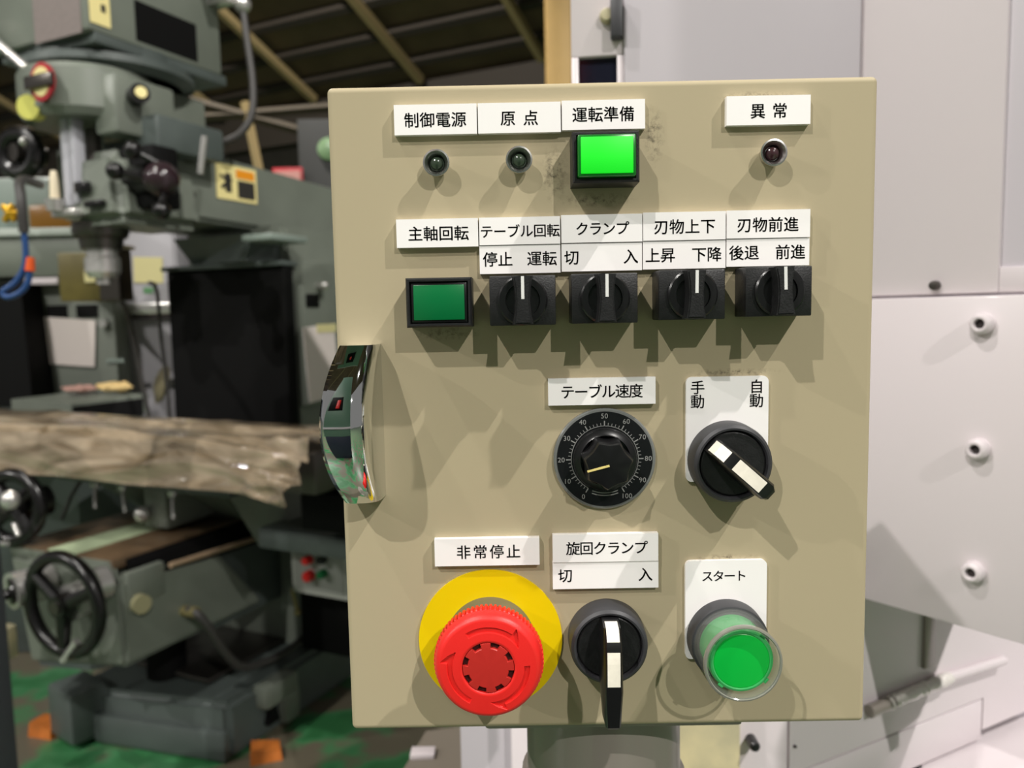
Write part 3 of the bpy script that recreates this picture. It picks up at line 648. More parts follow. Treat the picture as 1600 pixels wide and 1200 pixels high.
# column
b = MB(); b.hull([(-0.02, 0.42, 0.15), (0.06, 1.35, 0.15), (-0.68, 1.35, 0.15), (-0.60, 0.42, 0.15)], [(-0.08, 0.42, 1.60), (-0.06, 1.2, 1.60), (-0.55, 1.2, 1.60), (-0.52, 0.42, 1.60)])
bmesh.ops.bevel(b.bm, geom=b.bm.edges[:], offset=0.012, segments=2, affect='EDGES'); col = mp(b, 'column', M_mach)
b = MB(); b.b2(-0.56, -0.035, 0.36, 0.405, 0.80, 1.46, 0.006)
mp(b, 'way_cover', M_blk, smooth=False)
b = MB(); b.b2(-0.565, -0.03, 0.34, 0.42, 1.46, 1.475, 0.003); mp(b, 'way_cover_rail', M_machd)
b = MB(); b.hull([(-0.14, 0.30, 1.475), (-0.10, 0.42, 1.475), (-0.45, 0.42, 1.475), (-0.45, 0.38, 1.475)], [(-0.10, 0.30, 1.56), (-0.10, 0.42, 1.56), (-0.45, 0.42, 1.56), (-0.45, 0.30, 1.56)]); mp(b, 'ram_seat', M_machd, smooth=False)
b = MB(); b.b2(-0.10, 0.02, 0.25, 0.42, 1.53, 1.55, 0.004); cb = mp(b, 'shelf_bracket', MATS['pale_green_machine_paint'], col); 
b = MB(); b.b2(-0.12, -0.015, 0.425, 0.74, 1.0, 1.478, 0.006); mp(b, 'side_cover', M_mach, col)
b = MB(); b.b2(-0.028, -0.010, 0.435, 0.50, 1.325, 1.37, 0.003); mp(b, 'dark_recess', M_blk, col)
b = MB(); b.cyl((-0.02, 0.50, 1.395), (0.01, 0.50, 1.395), 0.012, None, 16); b.ball((0.012, 0.50, 1.397), 0.015); mp(b, 'clamp_lever', M_steel, col)
b = MB(); b.box((-0.012, 0.50, 1.14), (0.003, 0.16, 0.25), Matrix.Rotation(R(4), 3, 'X')); mp(b, 'taped_sheet', M_paper, col, smooth=False)
b = MB(); b.box((-0.010, 0.53, 1.255), (0.003, 0.10, 0.028)); mp(b, 'yellow_tape', M_ypaper, col, smooth=False)
# ram
b = MB(); b.hull([(-0.2, -0.02, 1.60), (-0.2, 1.15, 1.575), (-0.56, 1.15, 1.575), (-0.56, -0.02, 1.60)], [(-0.2, -0.02, 1.815), (-0.2, 1.15, 1.77), (-0.56, 1.15, 1.77), (-0.56, -0.02, 1.815)])
bmesh.ops.bevel(b.bm, geom=b.bm.edges[:], offset=0.012, segments=2, affect='EDGES'); ram = mp(b, 'ram', M_mach)
b = MB(); b.b2(-0.2, -0.1965, 0.258, 0.43, 1.672, 1.782, 0.0); st = mp(b, 'warning_sticker', M_sticker, ram, smooth=False)
b = MB(); b.b2(-0.1965, -0.1955, 0.34, 0.42, 1.745, 1.772); mp(b, 'orange_heading', M_orange, ram, smooth=False)
b = MB(); b.b2(-0.1965, -0.1955, 0.345, 0.42, 1.682, 1.738); mp(b, 'sticker_text_block', M_dkprint, ram, smooth=False)
b = MB(); b.b2(-0.1965, -0.1955, 0.292, 0.318, 1.695, 1.755); b.box((-0.1957, 0.298, 1.722), (0.0006, 0.055, 0.012), Matrix.Rotation(R(35), 3, 'X')); b.box((-0.1957, 0.292, 1.735), (0.0006, 0.045, 0.01), Matrix.Rotation(R(-30), 3, 'X')); mp(b, 'pictogram', M_dkprint, ram, smooth=False)
for y in (0.10, 0.153): b = MB(); b.cyl((-0.2, y, 1.668), (-0.19, y, 1.666), 0.012, None, 16); mp(b, 'bolt', M_steeld, ram)
b = MB(); b.torus((-0.193, 0.147, 1.79), (1, 0, 0.2), 0.026, 0.007); mp(b, 'lifting_eye', M_steeld, ram)
b = MB(); b.cyl((-0.2, 0.10, 1.70), (-0.198, 0.10, 1.70), 0.014, None, 16); mp(b, 'small_badge', M_paper, ram)
# head: motor box on top
b = MB(); b.b2(-0.62, -0.20, -0.15, 0.31, 2.055, 2.75, 0.012); mb_ = mp(b, 'motor_housing', M_mach)
b = MB(); b.b2(-0.2, -0.1985, -0.005, 0.21, 2.07, 2.18); mp(b, 'vent_opening', M_blk, mb_, smooth=False)
b = MB(); b.b2(-0.415, -0.225, -0.1525, -0.15, 2.05, 2.5); mp(b, 'rating_plaque', M_plaque, mb_, smooth=False)
b = MB(); b.b2(-0.1985, -0.197, -0.145, -0.085, 2.075, 2.3); mp(b, 'caution_label', M_sticker, mb_, smooth=False)
b = MB(); b.b2(-0.197, -0.1965, -0.14, -0.09, 2.165, 2.20); mp(b, 'lime_heading', M_lime, mb_, smooth=False)
b = MB(); b.b2(-0.197, -0.1965, -0.13, -0.105, 2.145, 2.157); b.b2(-0.197, -0.1965, -0.112, -0.098, 2.11, 2.13); mp(b, 'caution_print', M_dkprint, mb_, smooth=False)
b = MB(); b.lathe([(0.20, 1.985), (0.235, 2.0), (0.235, 2.02), (0.20, 2.03), (0.20, 2.06)], (-0.40, 0.06, 0), (0, 0, 1), 48); mp(b, 'neck_flange', M_machd)
b = MB(); b.b2(-0.60, -0.205, -0.13, 0.33, 2.03, 2.06, 0.004); mp(b, 'lower_flange', M_machd)
# gear head
b = MB(); b.lathe([(0.0, 1.985), (0.17, 1.985), (0.18, 1.97), (0.18, 1.87), (0.165, 1.85), (0, 1.85)], (-0.385, -0.02, 0), (0, 0, 1), 40); b.b2(-0.50, -0.27, -0.02, 0.3, 1.80, 1.985, 0.01); mp(b, 'gear_head', M_mach)
hd = Vector((-0.385, -0.02, 0))
b = MB(); b.b2(-0.27, -0.18, -0.10, 0.10, 1.80, 1.96, 0.012); hb = mp(b, 'gear_cover', M_mach)
b = MB(); b.cyl((-0.20, -0.03, 1.905), (-0.13, -0.06, 1.905), 0.026, None, 20); kb = mp(b, 'selector_knob', M_blkm, hb)
b = MB(); b.cyl((-0.13, -0.06, 1.905), (-0.122, -0.064, 1.905), 0.015, None, 16); mp(b, 'cream_cap', M_sticker, hb)
d_ = Vector((-0.05, -1, 0)).normalized()
pc = Vector((-0.325, -0.205, 1.925))
b = MB(); b.lathe([(0.048, -0.01), (0.05, 0.0), (0.0, 0.001)], pc, d_, 32); dial = mp(b, 'speed_plate', M_redprint)
b = MB(); b.lathe([(0.038, 0.0), (0.038, 0.002), (0.0, 0.002)], pc, d_, 32); mp(b, 'cream_face', M_sticker, dial)
b = MB(); b.box(pc + d_ * 0.006, (0.11, 0.012, 0.034), None, 0.003); mp(b, 'dark_bar', M_steeld, dial)
b = MB(); b.cyl((-0.40, -0.17, 1.872), (-0.388, -0.205, 1.868), 0.032, None, 28); mp(b, 'lime_knob', M_limeknob)
b = MB(); b.tube([(-0.42, -0.17, 1.975), (-0.62, -0.20, 2.14)], 0.011, 16); b.cyl((-0.40, -0.165, 1.96), (-0.425, -0.172, 1.98), 0.018); mp(b, 'speed_lever', M_steel)
# quill and feed parts
b = MB(); b.b2(-0.345, -0.12, -0.02, 0.22, 1.765, 1.86, 0.008); mp(b, 'feed_box', M_machd)
b = MB(); b.b2(-0.325, -0.255, -0.03, -0.02, 1.80, 1.868, 0.002); sq = mp(b, 'switch_plate', mat('beige_plate', (150, 138, 116), rough=0.5))
b = MB(); b.cyl((-0.295, -0.03, 1.832), (-0.295, -0.06, 1.832), 0.024, None, 20); mp(b, 'black_knob', M_blkm, sq)
b = MB(); b.b2(-0.53, -0.45, 0.0, 0.06, 1.72, 1.87, 0.008); mp(b, 'pale_side_plate', mat('pale_grey_plate', (150, 146, 140), rough=0.5))
b = MB(); b.lathe([(0.062, 1.86), (0.062, 1.60)], (-0.385, 0.03, 0), (0, 0, 1), 32); mp(b, 'quill_sleeve', M_steeld)
b = MB(); b.cyl((-0.365, -0.115, 1.87), (-0.365, -0.115, 1.615), 0.016, None, 20); b.b2(-0.345, -0.325, -0.125, -0.09, 1.62, 1.87, 0.004); mp(b, 'depth_stop_rod', mat('pale_steel_paint', (170, 170, 176), rough=0.35))
b = MB(); b.tube([(-0.395, -0.14, 1.71), (-0.393, -0.142, 1.69), (-0.39, -0.145, 1.63)], [0.008, 0.011, 0.013], 14); mp(b, 'ivory_handle', M_ivory)
b = MB(); b.cyl((-0.39, -0.145, 1.632), (-0.39, -0.145, 1.60), 0.026, 0.022, 24); b.b2(-0.42, -0.32, -0.14, -0.10, 1.585, 1.605, 0.004); mp(b, 'depth_nut', M_steel)
b = MB(); b.hull([(-0.40, -0.12, 1.56), (-0.16, -0.12, 1.56), (-0.16, 0.18, 1.56), (-0.40, 0.18, 1.56)], [(-0.345, -0.10, 1.765), (-0.20, -0.10, 1.765), (-0.20, 0.18, 1.765), (-0.345, 0.18, 1.765)]); bmesh.ops.bevel(b.bm, geom=b.bm.edges[:], offset=0.03, segments=3, affect='EDGES'); mp(b, 'lower_head', M_mach)
b = MB(); b.box((-0.30, -0.125, 1.66), (0.05, 0.02, 0.03), None, 0.004); b.box((-0.255, -0.125, 1.612), (0.07, 0.02, 0.018), None, 0.004); mp(b, 'feed_latch', M_blkm)
b = MB(); b.lathe([(0.0, 1.575), (0.074, 1.575), (0.076, 1.55), (0.070, 1.535), (0.06, 1.53), (0.055, 1.50), (0, 1.50)], (-0.365, -0.03, 0), (0, 0, 1), 40); mp(b, 'nose_flange', M_steeld)
b = MB(); b.lathe([(0.042, 1.50), (0.042, 1.48), (0.048, 1.475), (0.048, 1.435), (0.038, 1.42), (0.02, 1.418), (0.02, 1.40), (0, 1.40)], (-0.365, -0.03, 0), (0, 0, 1), 32); mp(b, 'spindle_nose', M_steel)
# coarse feed ball handles at the right of the head
b = MB(); b.cyl((-0.20, -0.03, 1.68), (-0.09, -0.06, 1.68), 0.05, 0.042, 24); fh = mp(b, 'feed_hub', M_blkm)
b = MB(); b.ball((-0.058, -0.07, 1.668), 0.047, 24); mp(b, 'ball_knob', mat('plum_black_ball', (44, 32, 36), rough=0.18), fh)
for p, q in (((-0.05, -0.06, 1.70), (-0.10, -0.12, 1.74)), ((-0.06, -0.06, 1.66), (-0.16, -0.13, 1.69)), ((-0.05, -0.07, 1.64), (-0.03, -0.10, 1.58))):
    b = MB(); b.cyl(p, q, 0.010, None, 12); b.ball(q, 0.024, 16); mp(b, 'feed_spoke', M_blkm, fh)
b = MB(); b.b2(-0.24, -0.10, -0.06, 0.03, 1.60, 1.77, 0.01); mp(b, 'feed_bracket', M_blk)
b = MB(); b.tube([(-0.02, 0.05, 1.80), (-0.045, 0.05, 1.70)], 0.009, 16); mp(b, 'feed_lever', M_steel)
b = MB(); b.b2(-0.26, -0.19, 0.20, 0.30, 1.79, 1.815, 0.004); mp(b, 'conduit_plate', M_steeld)
# fine feed handwheel at the far left of the head
hw = MB(); hw.torus((-0.565, -0.12, 1.78), (0.25, -1, 0), 0.055, 0.024, 36, 12); hw.cyl((-0.565, -0.11, 1.78), (-0.562, -0.125, 1.78), 0.05, None, 28); o = mp(hw, 'fine_feed_wheel', M_blkm)
b = MB(); b.cyl((-0.56, -0.05, 1.78), (-0.567, -0.14, 1.78), 0.026, None, 20); mp(b, 'hub', M_steeld, o)
b = MB(); b.ball((-0.50, -0.15, 1.80), 0.012); mp(b, 'knob', M_steel, o)
# conduit from the motor box to the ram
b = MB(); b.b2(-0.205, -0.12, 0.26, 0.31, 2.255, 2.275, 0.004); b.cyl((-0.19, 0.24, 2.29), (-0.10, 0.24, 2.28), 0.012); b.ball((-0.095, 0.3, 2.25), 0.026); fit = mp(b, 'conduit_fitting', M_steel)
b = MB(); b.tube([(-0.095, 0.3, 2.24), (-0.085, 0.30, 2.15), (-0.07, 0.30, 2.02), (-0.07, 0.29, 1.92), (-0.10, 0.27, 1.86), (-0.16, 0.25, 1.83), (-0.2, 0.24, 1.805)], 0.011, 16, smooth=5); mp(b, 'conduit', M_hose)
# knee, saddle, table
b = MB(); b.hull([(-0.13, -0.22, 0.36), (-0.13, 0.30, 0.36), (-0.50, 0.30, 0.36), (-0.54, -0.22, 0.30)], [(-0.13, -0.22, 0.60), (-0.13, 0.12, 0.58), (-0.60, 0.12, 0.60), (-0.60, -0.22, 0.62)]); bmesh.ops.bevel(b.bm, geom=b.bm.edges[:], offset=0.012, segments=2, affect='EDGES'); knee = mp(b, 'knee', M_mach)
b = MB(); b.b2(-0.50, -0.16, 0.1, 0.44, 0.33, 0.62, 0.01); mp(b, 'knee_rear', M_machd, knee)
b = MB(); b.b2(-0.15, -0.125, -0.20, -0.08, 0.52, 0.615, 0.006); mp(b, 'gib_block', M_mach, knee)
b = MB(); b.cyl((-0.13, -0.17, 0.525), (-0.105, -0.175, 0.525), 0.026, None, 24); mp(b, 'side_dial', mat('oily_cream_dial', (150, 146, 112), rough=0.35), knee)
b = MB(); b.cyl((-0.36, 0.1, 0.16), (-0.36, 0.1, 0.37), 0.06, None, 24); mp(b, 'elevating_screw', M_blk)
b = MB(); b.b2(-0.48, -0.16, 0.08, 0.42, 0.168, 0.185, 0.006); mp(b, 'oil_tray', M_steeld)
b = MB(); b.b2(-0.62, -0.18, -0.20, 0.34, 0.617, 0.645, 0.004); mp(b, 'cross_way', M_brown, knee)
b = MB(); b.b2(-0.45, -0.33, -0.2005, 0.25, 0.640, 0.647, 0.001); mp(b, 'way_centre', M_wgreen, knee)
b = MB(); b.hull([(-0.60, -0.205, 0.58), (-0.17, -0.205, 0.60), (-0.17, -0.19, 0.60), (-0.60, -0.19, 0.58)], [(-0.62, -0.205, 0.635), (-0.19, -0.205, 0.642), (-0.19, -0.19, 0.642), (-0.62, -0.19, 0.635)]); mp(b, 'way_end_plate', M_mach, knee, smooth=False)
b = MB(); b.hull([(-0.17, -0.16, 0.60), (-0.17, 0.40, 0.56), (-0.12, 0.40, 0.56), (-0.14, -0.16, 0.58)], [(-0.19, -0.16, 0.643), (-0.19, 0.40, 0.643), (-0.15, 0.40, 0.625), (-0.16, -0.16, 0.625)]); mp(b, 'way_flank', M_blk, knee, smooth=False)
b = MB(); b.tube([(-0.115, -0.07, 0.60), (-0.115, 0.30, 0.585)], 0.008, 16); mp(b, 'feed_rod', mat('tarnished_rod', (182, 156, 128), rough=0.35, metal=0.3), knee)
b = MB(); b.hull([(-0.64, 0.26, 0.645), (-0.16, 0.26, 0.645), (-0.10, 0.40, 0.645), (-0.66, 0.40, 0.645)], [(-0.68, 0.06, 0.80), (-0.06, 0.06, 0.80), (-0.06, 0.40, 0.80), (-0.66, 0.40, 0.80)]); sad = mp(b, 'saddle', M_mach, smooth=False)
b = MB(); b.hull([(0.0, 0.16, 0.60), (0.16, 0.16, 0.62), (0.16, 0.34, 0.62), (0.0, 0.34, 0.60)], [(-0.08, 0.10, 0.80), (0.10, 0.12, 0.80), (0.10, 0.34, 0.80), (-0.08, 0.34, 0.80)]); mp(b, 'saddle_wing', M_mach, sad, smooth=False)
b = MB(); b.b2(-0.345, -0.25, 0.04, 0.30, 0.66, 0.80, 0.008); mp(b, 'feed_clamp', M_mach, sad)
b = MB(); b.ball((-0.33, 0.02, 0.705), 0.024); b.cyl((-0.33, 0.02, 0.705), (-0.33, 0.06, 0.705), 0.012); mp(b, 'clamp_knob', M_steel, sad)
for x, dx in ((-0.575, 0.018), (-0.448, 0.03), (-0.229, 0.02)):
    b = MB(); b.tube([(x, 0.05, 0.775), (x + dx, 0.03, 0.70)], 0.006, 16); b.cyl((x, 0.05, 0.80), (x, 0.05, 0.765), 0.015, None, 14); mp(b, 'clamp_handle', M_steel, sad)
b = MB(); b.b2(-0.56, -0.46, 0.02, 0.05, 0.788, 0.803, 0.003); mp(b, 'red_tag', M_redprint, sad)
b = MB(); b.tube([(-0.60, 0.03, 0.80), (-0.65, 0.02, 0.74), (-0.68, 0.0, 0.66)], 0.006, 16); mp(b, 'oil_hose', M_hose, sad)
b = MB(); b.b2(-1.30, 0.46, -0.12, 0.12, 0.86, 0.965, 0.006); tb = mp(b, 'table', M_steeld)
b = MB(); b.b2(-0.70, 0.05, 0.0, 0.36, 0.79, 0.862, 0.004); mp(b, 'table_slide', M_machd, tb)
b = MB(); b.b2(0.10, 0.44, 0.05, 0.30, 0.64, 0.70, 0.008); mp(b, 'arm_plate', M_machd)
b = MB(); b.b2(0.32, 0.50, -0.02, 0.14, 0.735, 0.84, 0.008); mp(b, 'drive_end', M_blk)
def handwheel(c, ax, Rr, r, name, spokes, handle=True, parent=mill, hubm=None):
    ax = Vector(ax).normalized(); e1 = Vector((0, 0, 1)); e1 = (e1 - ax * e1.dot(ax)).normalized(); e2 = ax.cross(e1); c = Vector(c)
    b = MB(); b.torus(c, ax, Rr, r, 48, 14); o = mp(b, name, M_blkm, parent)
    b = MB(); b.cyl(c - ax * 0.02, c + ax * 0.025, Rr * 0.26, Rr * 0.22, 24); mp(b, 'hub', M_blkm, o)
    b = MB(); b.cyl(c + ax * 0.025, c + ax * 0.03, Rr * 0.14, None, 20); mp(b, 'hub_bolt', M_steeld, o)
    for a in spokes:
        d = e1 * math.cos(R(a)) + e2 * math.sin(R(a)); b = MB(); b.tube([c + d * Rr * 0.18, c + d * Rr * 0.98], [r * 1.15, r * 0.85], 10); mp(b, 'spoke', M_blkm, o)
    return o, c, ax, e1, e2
o, c, ax, e1, e2 = handwheel((-0.262, -0.29, 0.542), (0.05, -1, 0), 0.131, 0.018, 'cross_feed_wheel', (55, 175, 295))
for cc, rr, l in (((-0.262, -0.22, 0.542), 0.05, 0.09), ): b = MB(); b.cyl((cc[0], cc[1], cc[2]), (cc[0], cc[1] - l * 0.6, cc[2]), rr, None, 32); mp(b, 'graduated_collar', M_steel)
b = MB(); b.cyl((-0.185, -0.22, 0.592), (-0.19, -0.255, 0.592), 0.045, None, 28); mp(b, 'bright_collar', M_steel)
b = MB(); b.tube([c + Vector((0.05, -0.005, -0.09)), c + Vector((0.0, -0.012, -0.15))], 0.010, 16); mp(b, 'wheel_handle', M_steel)
b = MB(); b.cyl((-0.42, -0.22, 0.565), (-0.435, -0.32, 0.565), 0.05, None, 28); sp = mp(b, 'dial_collar', M_steel)
b = MB(); b.cyl((-0.436, -0.32, 0.565), (-0.438, -0.325, 0.565), 0.036, None, 28); b.cyl((-0.436, -0.32, 0.56), (-0.45, -0.37, 0.555), 0.015, None, 16); mp(b, 'crank_socket', M_blkm, sp)
b = MB(); b.cyl((-0.43, -0.36, 0.53), (-0.43, -0.36, 0.48), 0.010, None, 12); b.b2(-0.465, -0.395, -0.385, -0.335, 0.395, 0.485, 0.006); mp(b, 'cream_crank_grip', M_cream, sp)
o, c, ax, e1, e2 = handwheel((-0.60, -0.20, 0.755), (0.25, -1, 0.1), 0.095, 0.02, 'table_feed_wheel', (40, 130, 220, 310))
b = MB(); b.cyl((-0.59, -0.1, 0.755), (-0.60, -0.20, 0.755), 0.045, None, 28); mp(b, 'wheel_boss', M_blkm, o)
b = MB(); b.ball((-0.54, -0.24, 0.79), 0.026, 18, (1, 1, 1.1)); mp(b, 'dial_nut', M_steel, o)
b = MB(); b.tube([(-0.54, -0.235, 0.72), (-0.515, -0.24, 0.69)], 0.007); mp(b, 'short_lever', M_steel, o)
b = MB(); b.tube([(-0.66, -0.26, 0.66), (-0.58, -0.27, 0.665), (-0.52, -0.27, 0.675)], 0.007, 16); b.ball((-0.60, -0.27, 0.664), 0.012); mp(b, 'crank_arm', M_steel, o)
# push button box on the column flank
b = MB(); b.box((0.14, 0.30, 0.53), (0.22, 0.08, 0.20), None, 0.005); pb = mp(b, 'push_button_box', mat('light_grey_box_paint', (176, 178, 170), rough=0.4), label='light grey button box with red and green buttons')
b = MB(); b.b2(0.045, 0.235, 0.255, 0.26, 0.445, 0.615, 0.002); mp(b, 'box_face', mat('mid_grey_face', (152, 154, 148), rough=0.45), pb)
for x, z, m, r_ in ((0.085, 0.59, M_green, 0.012), (0.11, 0.547, M_red, 0.014), (0.112, 0.497, M_red, 0.017), (0.165, 0.51, M_green, 0.014), (0.16, 0.60, M_blkm, 0.012), (0.165, 0.555, M_blkm, 0.014)):
    b = MB(); b.lathe([(r_, 0), (r_, 0.022), (r_ * 0.8, 0.028), (0, 0.029)], (x, 0.256, z), (0, -1, 0), 20); mp(b, 'button', m, pb)
b = MB(); b.b2(0.02, 0.36, 0.28, 0.40, 0.632, 0.648, 0.003); mp(b, 'box_shelf', M_mach)
b = MB(); b.b2(-0.02, 0.22, 0.345, 0.42, 0.20, 0.75, 0.01); mp(b, 'box_carrier', M_blk)
b = MB(); b.tube([(-0.135, -0.02, 0.445), (-0.08, -0.025, 0.452), (-0.055, 0.0, 0.40), (-0.05, 0.05, 0.305), (-0.05, 0.11, 0.235), (-0.05, 0.19, 0.21), (-0.05, 0.30, 0.20), (-0.05, 0.40, 0.215), (-0.03, 0.50, 0.26), (-0.02, 0.55, 0.30)], 0.0125, 16, smooth=5); cbm = mp(b, 'coolant_hose', M_hose)
b = MB(); b.cyl((-0.135, -0.02, 0.446), (-0.075, -0.025, 0.452), 0.016, None, 14); mp(b, 'brass_elbow', mat('dull_brass', (150, 140, 96), rough=0.4, metal=0.5), cbm)
b = MB(); b.tube([(0.01, 0.28, 0.43), (0.01, 0.30, 0.35)], 0.006); b.ball((0.01, 0.30, 0.345), 0.012); mp(b, 'drain_cock', MATS['dull_brass'])

# plastic film over the table
def wrap():
    bm = MB(); nu = 420; prof = [(0.13, 0.93), (0.13, 0.972), (0.10, 0.98), (0.06, 0.98), (0.02, 0.98), (-0.02, 0.98), (-0.07, 0.98), (-0.12, 0.974), (-0.14, 0.955), (-0.145, 0.93), (-0.15, 0.905), (-0.152, 0.875), (-0.154, 0.845)]
    fine = []
    for a, c in zip(prof, prof[1:]):
        for k in range(6): fine.append((a[0] + (c[0] - a[0]) * k / 6, a[1] + (c[1] - a[1]) * k / 6))
    fine.append(prof[-1]); rows = []
    def ridge(p): return 1 - abs(noise.noise(p)) * 2
    def end0(u): return min(1.0, (u - 0.15) / 0.2)
    for i in range(nu + 1):
        u = -1.34 + 1.83 * i / nu; row = []
        for j, (v, z) in enumerate(fine):
            q = j * 0.05 + noise.noise(Vector((u * 1.5, j * 0.03, 2))) * 0.8          # folds wander along the table
            a = ridge(Vector((u * 0.9, q * 0.95, 0))) * 0.016 + ridge(Vector((u * 2.2 + q, q * 1.6, 4))) * 0.006 + noise.noise(Vector((u * 9, q * 5, 9))) * 0.002 + max(0.0, end0(u)) * ridge(Vector((u * 8, q * 3, 3))) * 0.008
            t = max(0.0, (j - 40) / (len(fine) - 40)); end = max(0.0, (u - 0.30) / 0.19)
            a *= 1 + 1.6 * end
            hang = t * (noise.noise(Vector((u * 2.4, 7, 0))) * 0.022 - 0.014 * end) - 0.02 * end
            row.append(bm.bm.verts.new((u, v - a * (0.3 + 1.6 * t) - 0.004, z + a * 1.0 + hang)))
        rows.append(row)
    for p, q in zip(rows, rows[1:]):
        for j in range(len(fine) - 1): bm.bm.faces.new((p[j], p[j + 1], q[j + 1], q[j]))
    m = bpy.data.materials.new('crumpled_plastic_film'); m.use_nodes = True; nt = m.node_tree; b = nt.nodes['Principled BSDF']
    b.inputs['Roughness'].default_value = 0.16; b.inputs['Specular IOR Level'].default_value = 0.9; b.inputs['Coat Weight'].default_value = 1.0; b.inputs['Coat Roughness'].default_value = 0.06; b.inputs['Alpha'].default_value = 0.76
    tc = nt.nodes.new('ShaderNodeTexCoord'); mpn = nt.nodes.new('ShaderNodeMapping'); mpn.inputs['Scale'].default_value = (3, 11, 11)
    n = nt.nodes.new('ShaderNodeTexNoise'); n.inputs['Scale'].default_value = 1.6; n.inputs['Detail'].default_value = 4; n.inputs['Distortion'].default_value = 1.2
    rp = nt.nodes.new('ShaderNodeValToRGB'); rp.color_ramp.elements[0].position = 0.30; rp.color_ramp.elements[0].color = lin((112, 94, 68)); rp.color_ramp.elements[1].position = 0.66; rp.color_ramp.elements[1].color = lin((188, 170, 144))
    bp = nt.nodes.new('ShaderNodeBump'); bp.inputs['Strength'].default_value = 0.35; bp.inputs['Distance'].default_value = 0.012
    nt.links.new(tc.outputs['Object'], mpn.inputs[0]); nt.links.new(mpn.outputs[0], n.inputs[0]); mp2 = nt.nodes.new('ShaderNodeMapping'); mp2.inputs['Scale'].default_value = (2.6, 9, 9); mp2.inputs['Rotation'].default_value = (0.3, 0.25, 0.2)
    vo = nt.nodes.new('ShaderNodeTexVoronoi'); vo.inputs['Scale'].default_value = 1.5; vo.inputs['Randomness'].default_value = 1.0
    b2 = nt.nodes.new('ShaderNodeBump'); b2.inputs['Strength'].default_value = 0.45; b2.inputs['Distance'].default_value = 0.04
    nt.links.new(tc.outputs['Object'], mp2.inputs[0]); nt.links.new(mp2.outputs[0], vo.inputs[0]); nt.links.new(vo.outputs['Distance'], b2.inputs['Height'])
    nt.links.new(n.outputs[0], bp.inputs['Height']); nt.links.new(b2.outputs[0], bp.inputs['Normal']); nt.links.new(bp.outputs[0], b.inputs['Normal'])
    nt.links.new(n.outputs[0], rp.inputs[0]); nt.links.new(rp.outputs[0], b.inputs['Base Color'])
    o = bm.build('plastic_sheet', m, None, ang=180); o.location = mill.location; o.rotation_euler = mill.rotation_euler
    tag(o, 'crumpled clear plastic sheet draped over the milling machine table', 'plastic sheet')
wrap()
# orange packing blocks
for i, (x, y, rz) in enumerate(((-0.795, 1.865, 20), (-1.535, 2.02, -15))):
    b = MB(); b.hull([(-0.045, -0.035, 0), (0.045, -0.035, 0), (0.045, 0.035, 0), (-0.045, 0.035, 0)], [(-0.04, -0.03, 0.045), (0.04, -0.03, 0.03), (0.04, 0.03, 0.03), (-0.04, 0.03, 0.045)]); o = b.build('packing_block', M_oblock, smooth=False); o.location = (x, y, 0); o.rotation_euler = (0, 0, R(rz))
    tag(o, ('orange block on the floor beside the near corner of the milling machine base', 'orange block on the floor at the left foot of the milling machine base')[i], 'block', 'orange packing blocks')

# ================================================================== machines and things behind the mill
gc = thing('grey_cabinet', 'grey lilac electrical cabinet behind the milling machine, with a pale yellow sheet', 'cabinet', (-1.57, 3.0, 0))
b = MB(); b.b2(-1.72, -1.425, 2.9, 3.05, 0.0, 1.70, 0.006); wpart(b, 'cabinet_body', M_mach2, gc)
b = MB(); b.b2(-1.71, -1.435, 2.892, 2.9, 0.03, 1.69, 0.002); wpart(b, 'cabinet_door', M_mach2, gc)
b = MB(); b.box((-1.54, 2.889, 1.50), (0.12, 0.003, 0.105), Matrix.Rotation(R(2), 3, 'Y')); wpart(b, 'yellow_sheet', M_ypaper, gc, smooth=False)
b = MB(); b.b2(-1.565, -1.525, 2.889, 2.892, 1.405, 1.43); wpart(b, 'green_sticker', mat('green_sticker_print', (92, 140, 96), rough=0.5), gc, smooth=False)
b = MB(); b.b2(-1.72, -1.44, 2.86, 2.892, 1.318, 1.365, 0.006); wpart(b, 'chrome_rail', M_steel, gc)
b = MB(); b.b2(-1.72, -1.44, 2.87, 2.892, 1.30, 1.318); wpart(b, 'rail_shadow_gap', M_gap, gc, smooth=False)
b = MB(); b.b2(-1.425, -1.33, 3.02, 3.05, 0, 1.70, 0.002); wpart(b, 'dark_side_bay', M_blk, gc)
b = MB(); b.hull([(-1.35, 2.99, 0), (-1.30, 2.99, 0), (-1.30, 3.05, 0), (-1.35, 3.05, 0)], [(-1.35, 2.99, 1.70), (-1.325, 2.99, 1.70), (-1.325, 3.05, 1.70), (-1.35, 3.05, 1.70)]); wpart(b, 'pale_stile', M_mach2, gc, smooth=False)
# surface grinder like machine at the far left
lm = thing('grinding_machine', 'pale green grey machine at the left behind the milling machine', 'machine', (-1.9, 2.9, 0))
b = MB(); b.b2(-2.7, -1.62, 2.75, 2.855, 0.0, 1.47, 0.01); wpart(b, 'machine_body', M_mach, lm)
b = MB(); b.b2(-2.7, -1.69, 2.70, 2.855, 1.47, 1.625, 0.01); wpart(b, 'middle_panel', M_mach, lm)
b = MB(); b.b2(-2.7, -1.70, 2.68, 2.855, 1.625, 1.655, 0.004); wpart(b, 'pale_ledge', mat('pale_ledge_paint', (178, 186, 178), rough=0.4), lm)
b = MB(); b.b2(-2.7, -1.84, 2.75, 2.855, 1.655, 1.86, 0.02); wpart(b, 'hood', M_mach3, lm)
b = MB(); b.b2(-1.90, -1.70, 2.70, 2.88, 1.655, 1.745, 0.01); wpart(b, 'amber_guard', mat('amber_guard_plastic', (128, 88, 30), rough=0.3), lm)
b = MB(); b.b2(-1.93, -1.80, 2.69, 2.75, 1.44, 1.465, 0.004); wpart(b, 'white_step', M_wmach, lm)
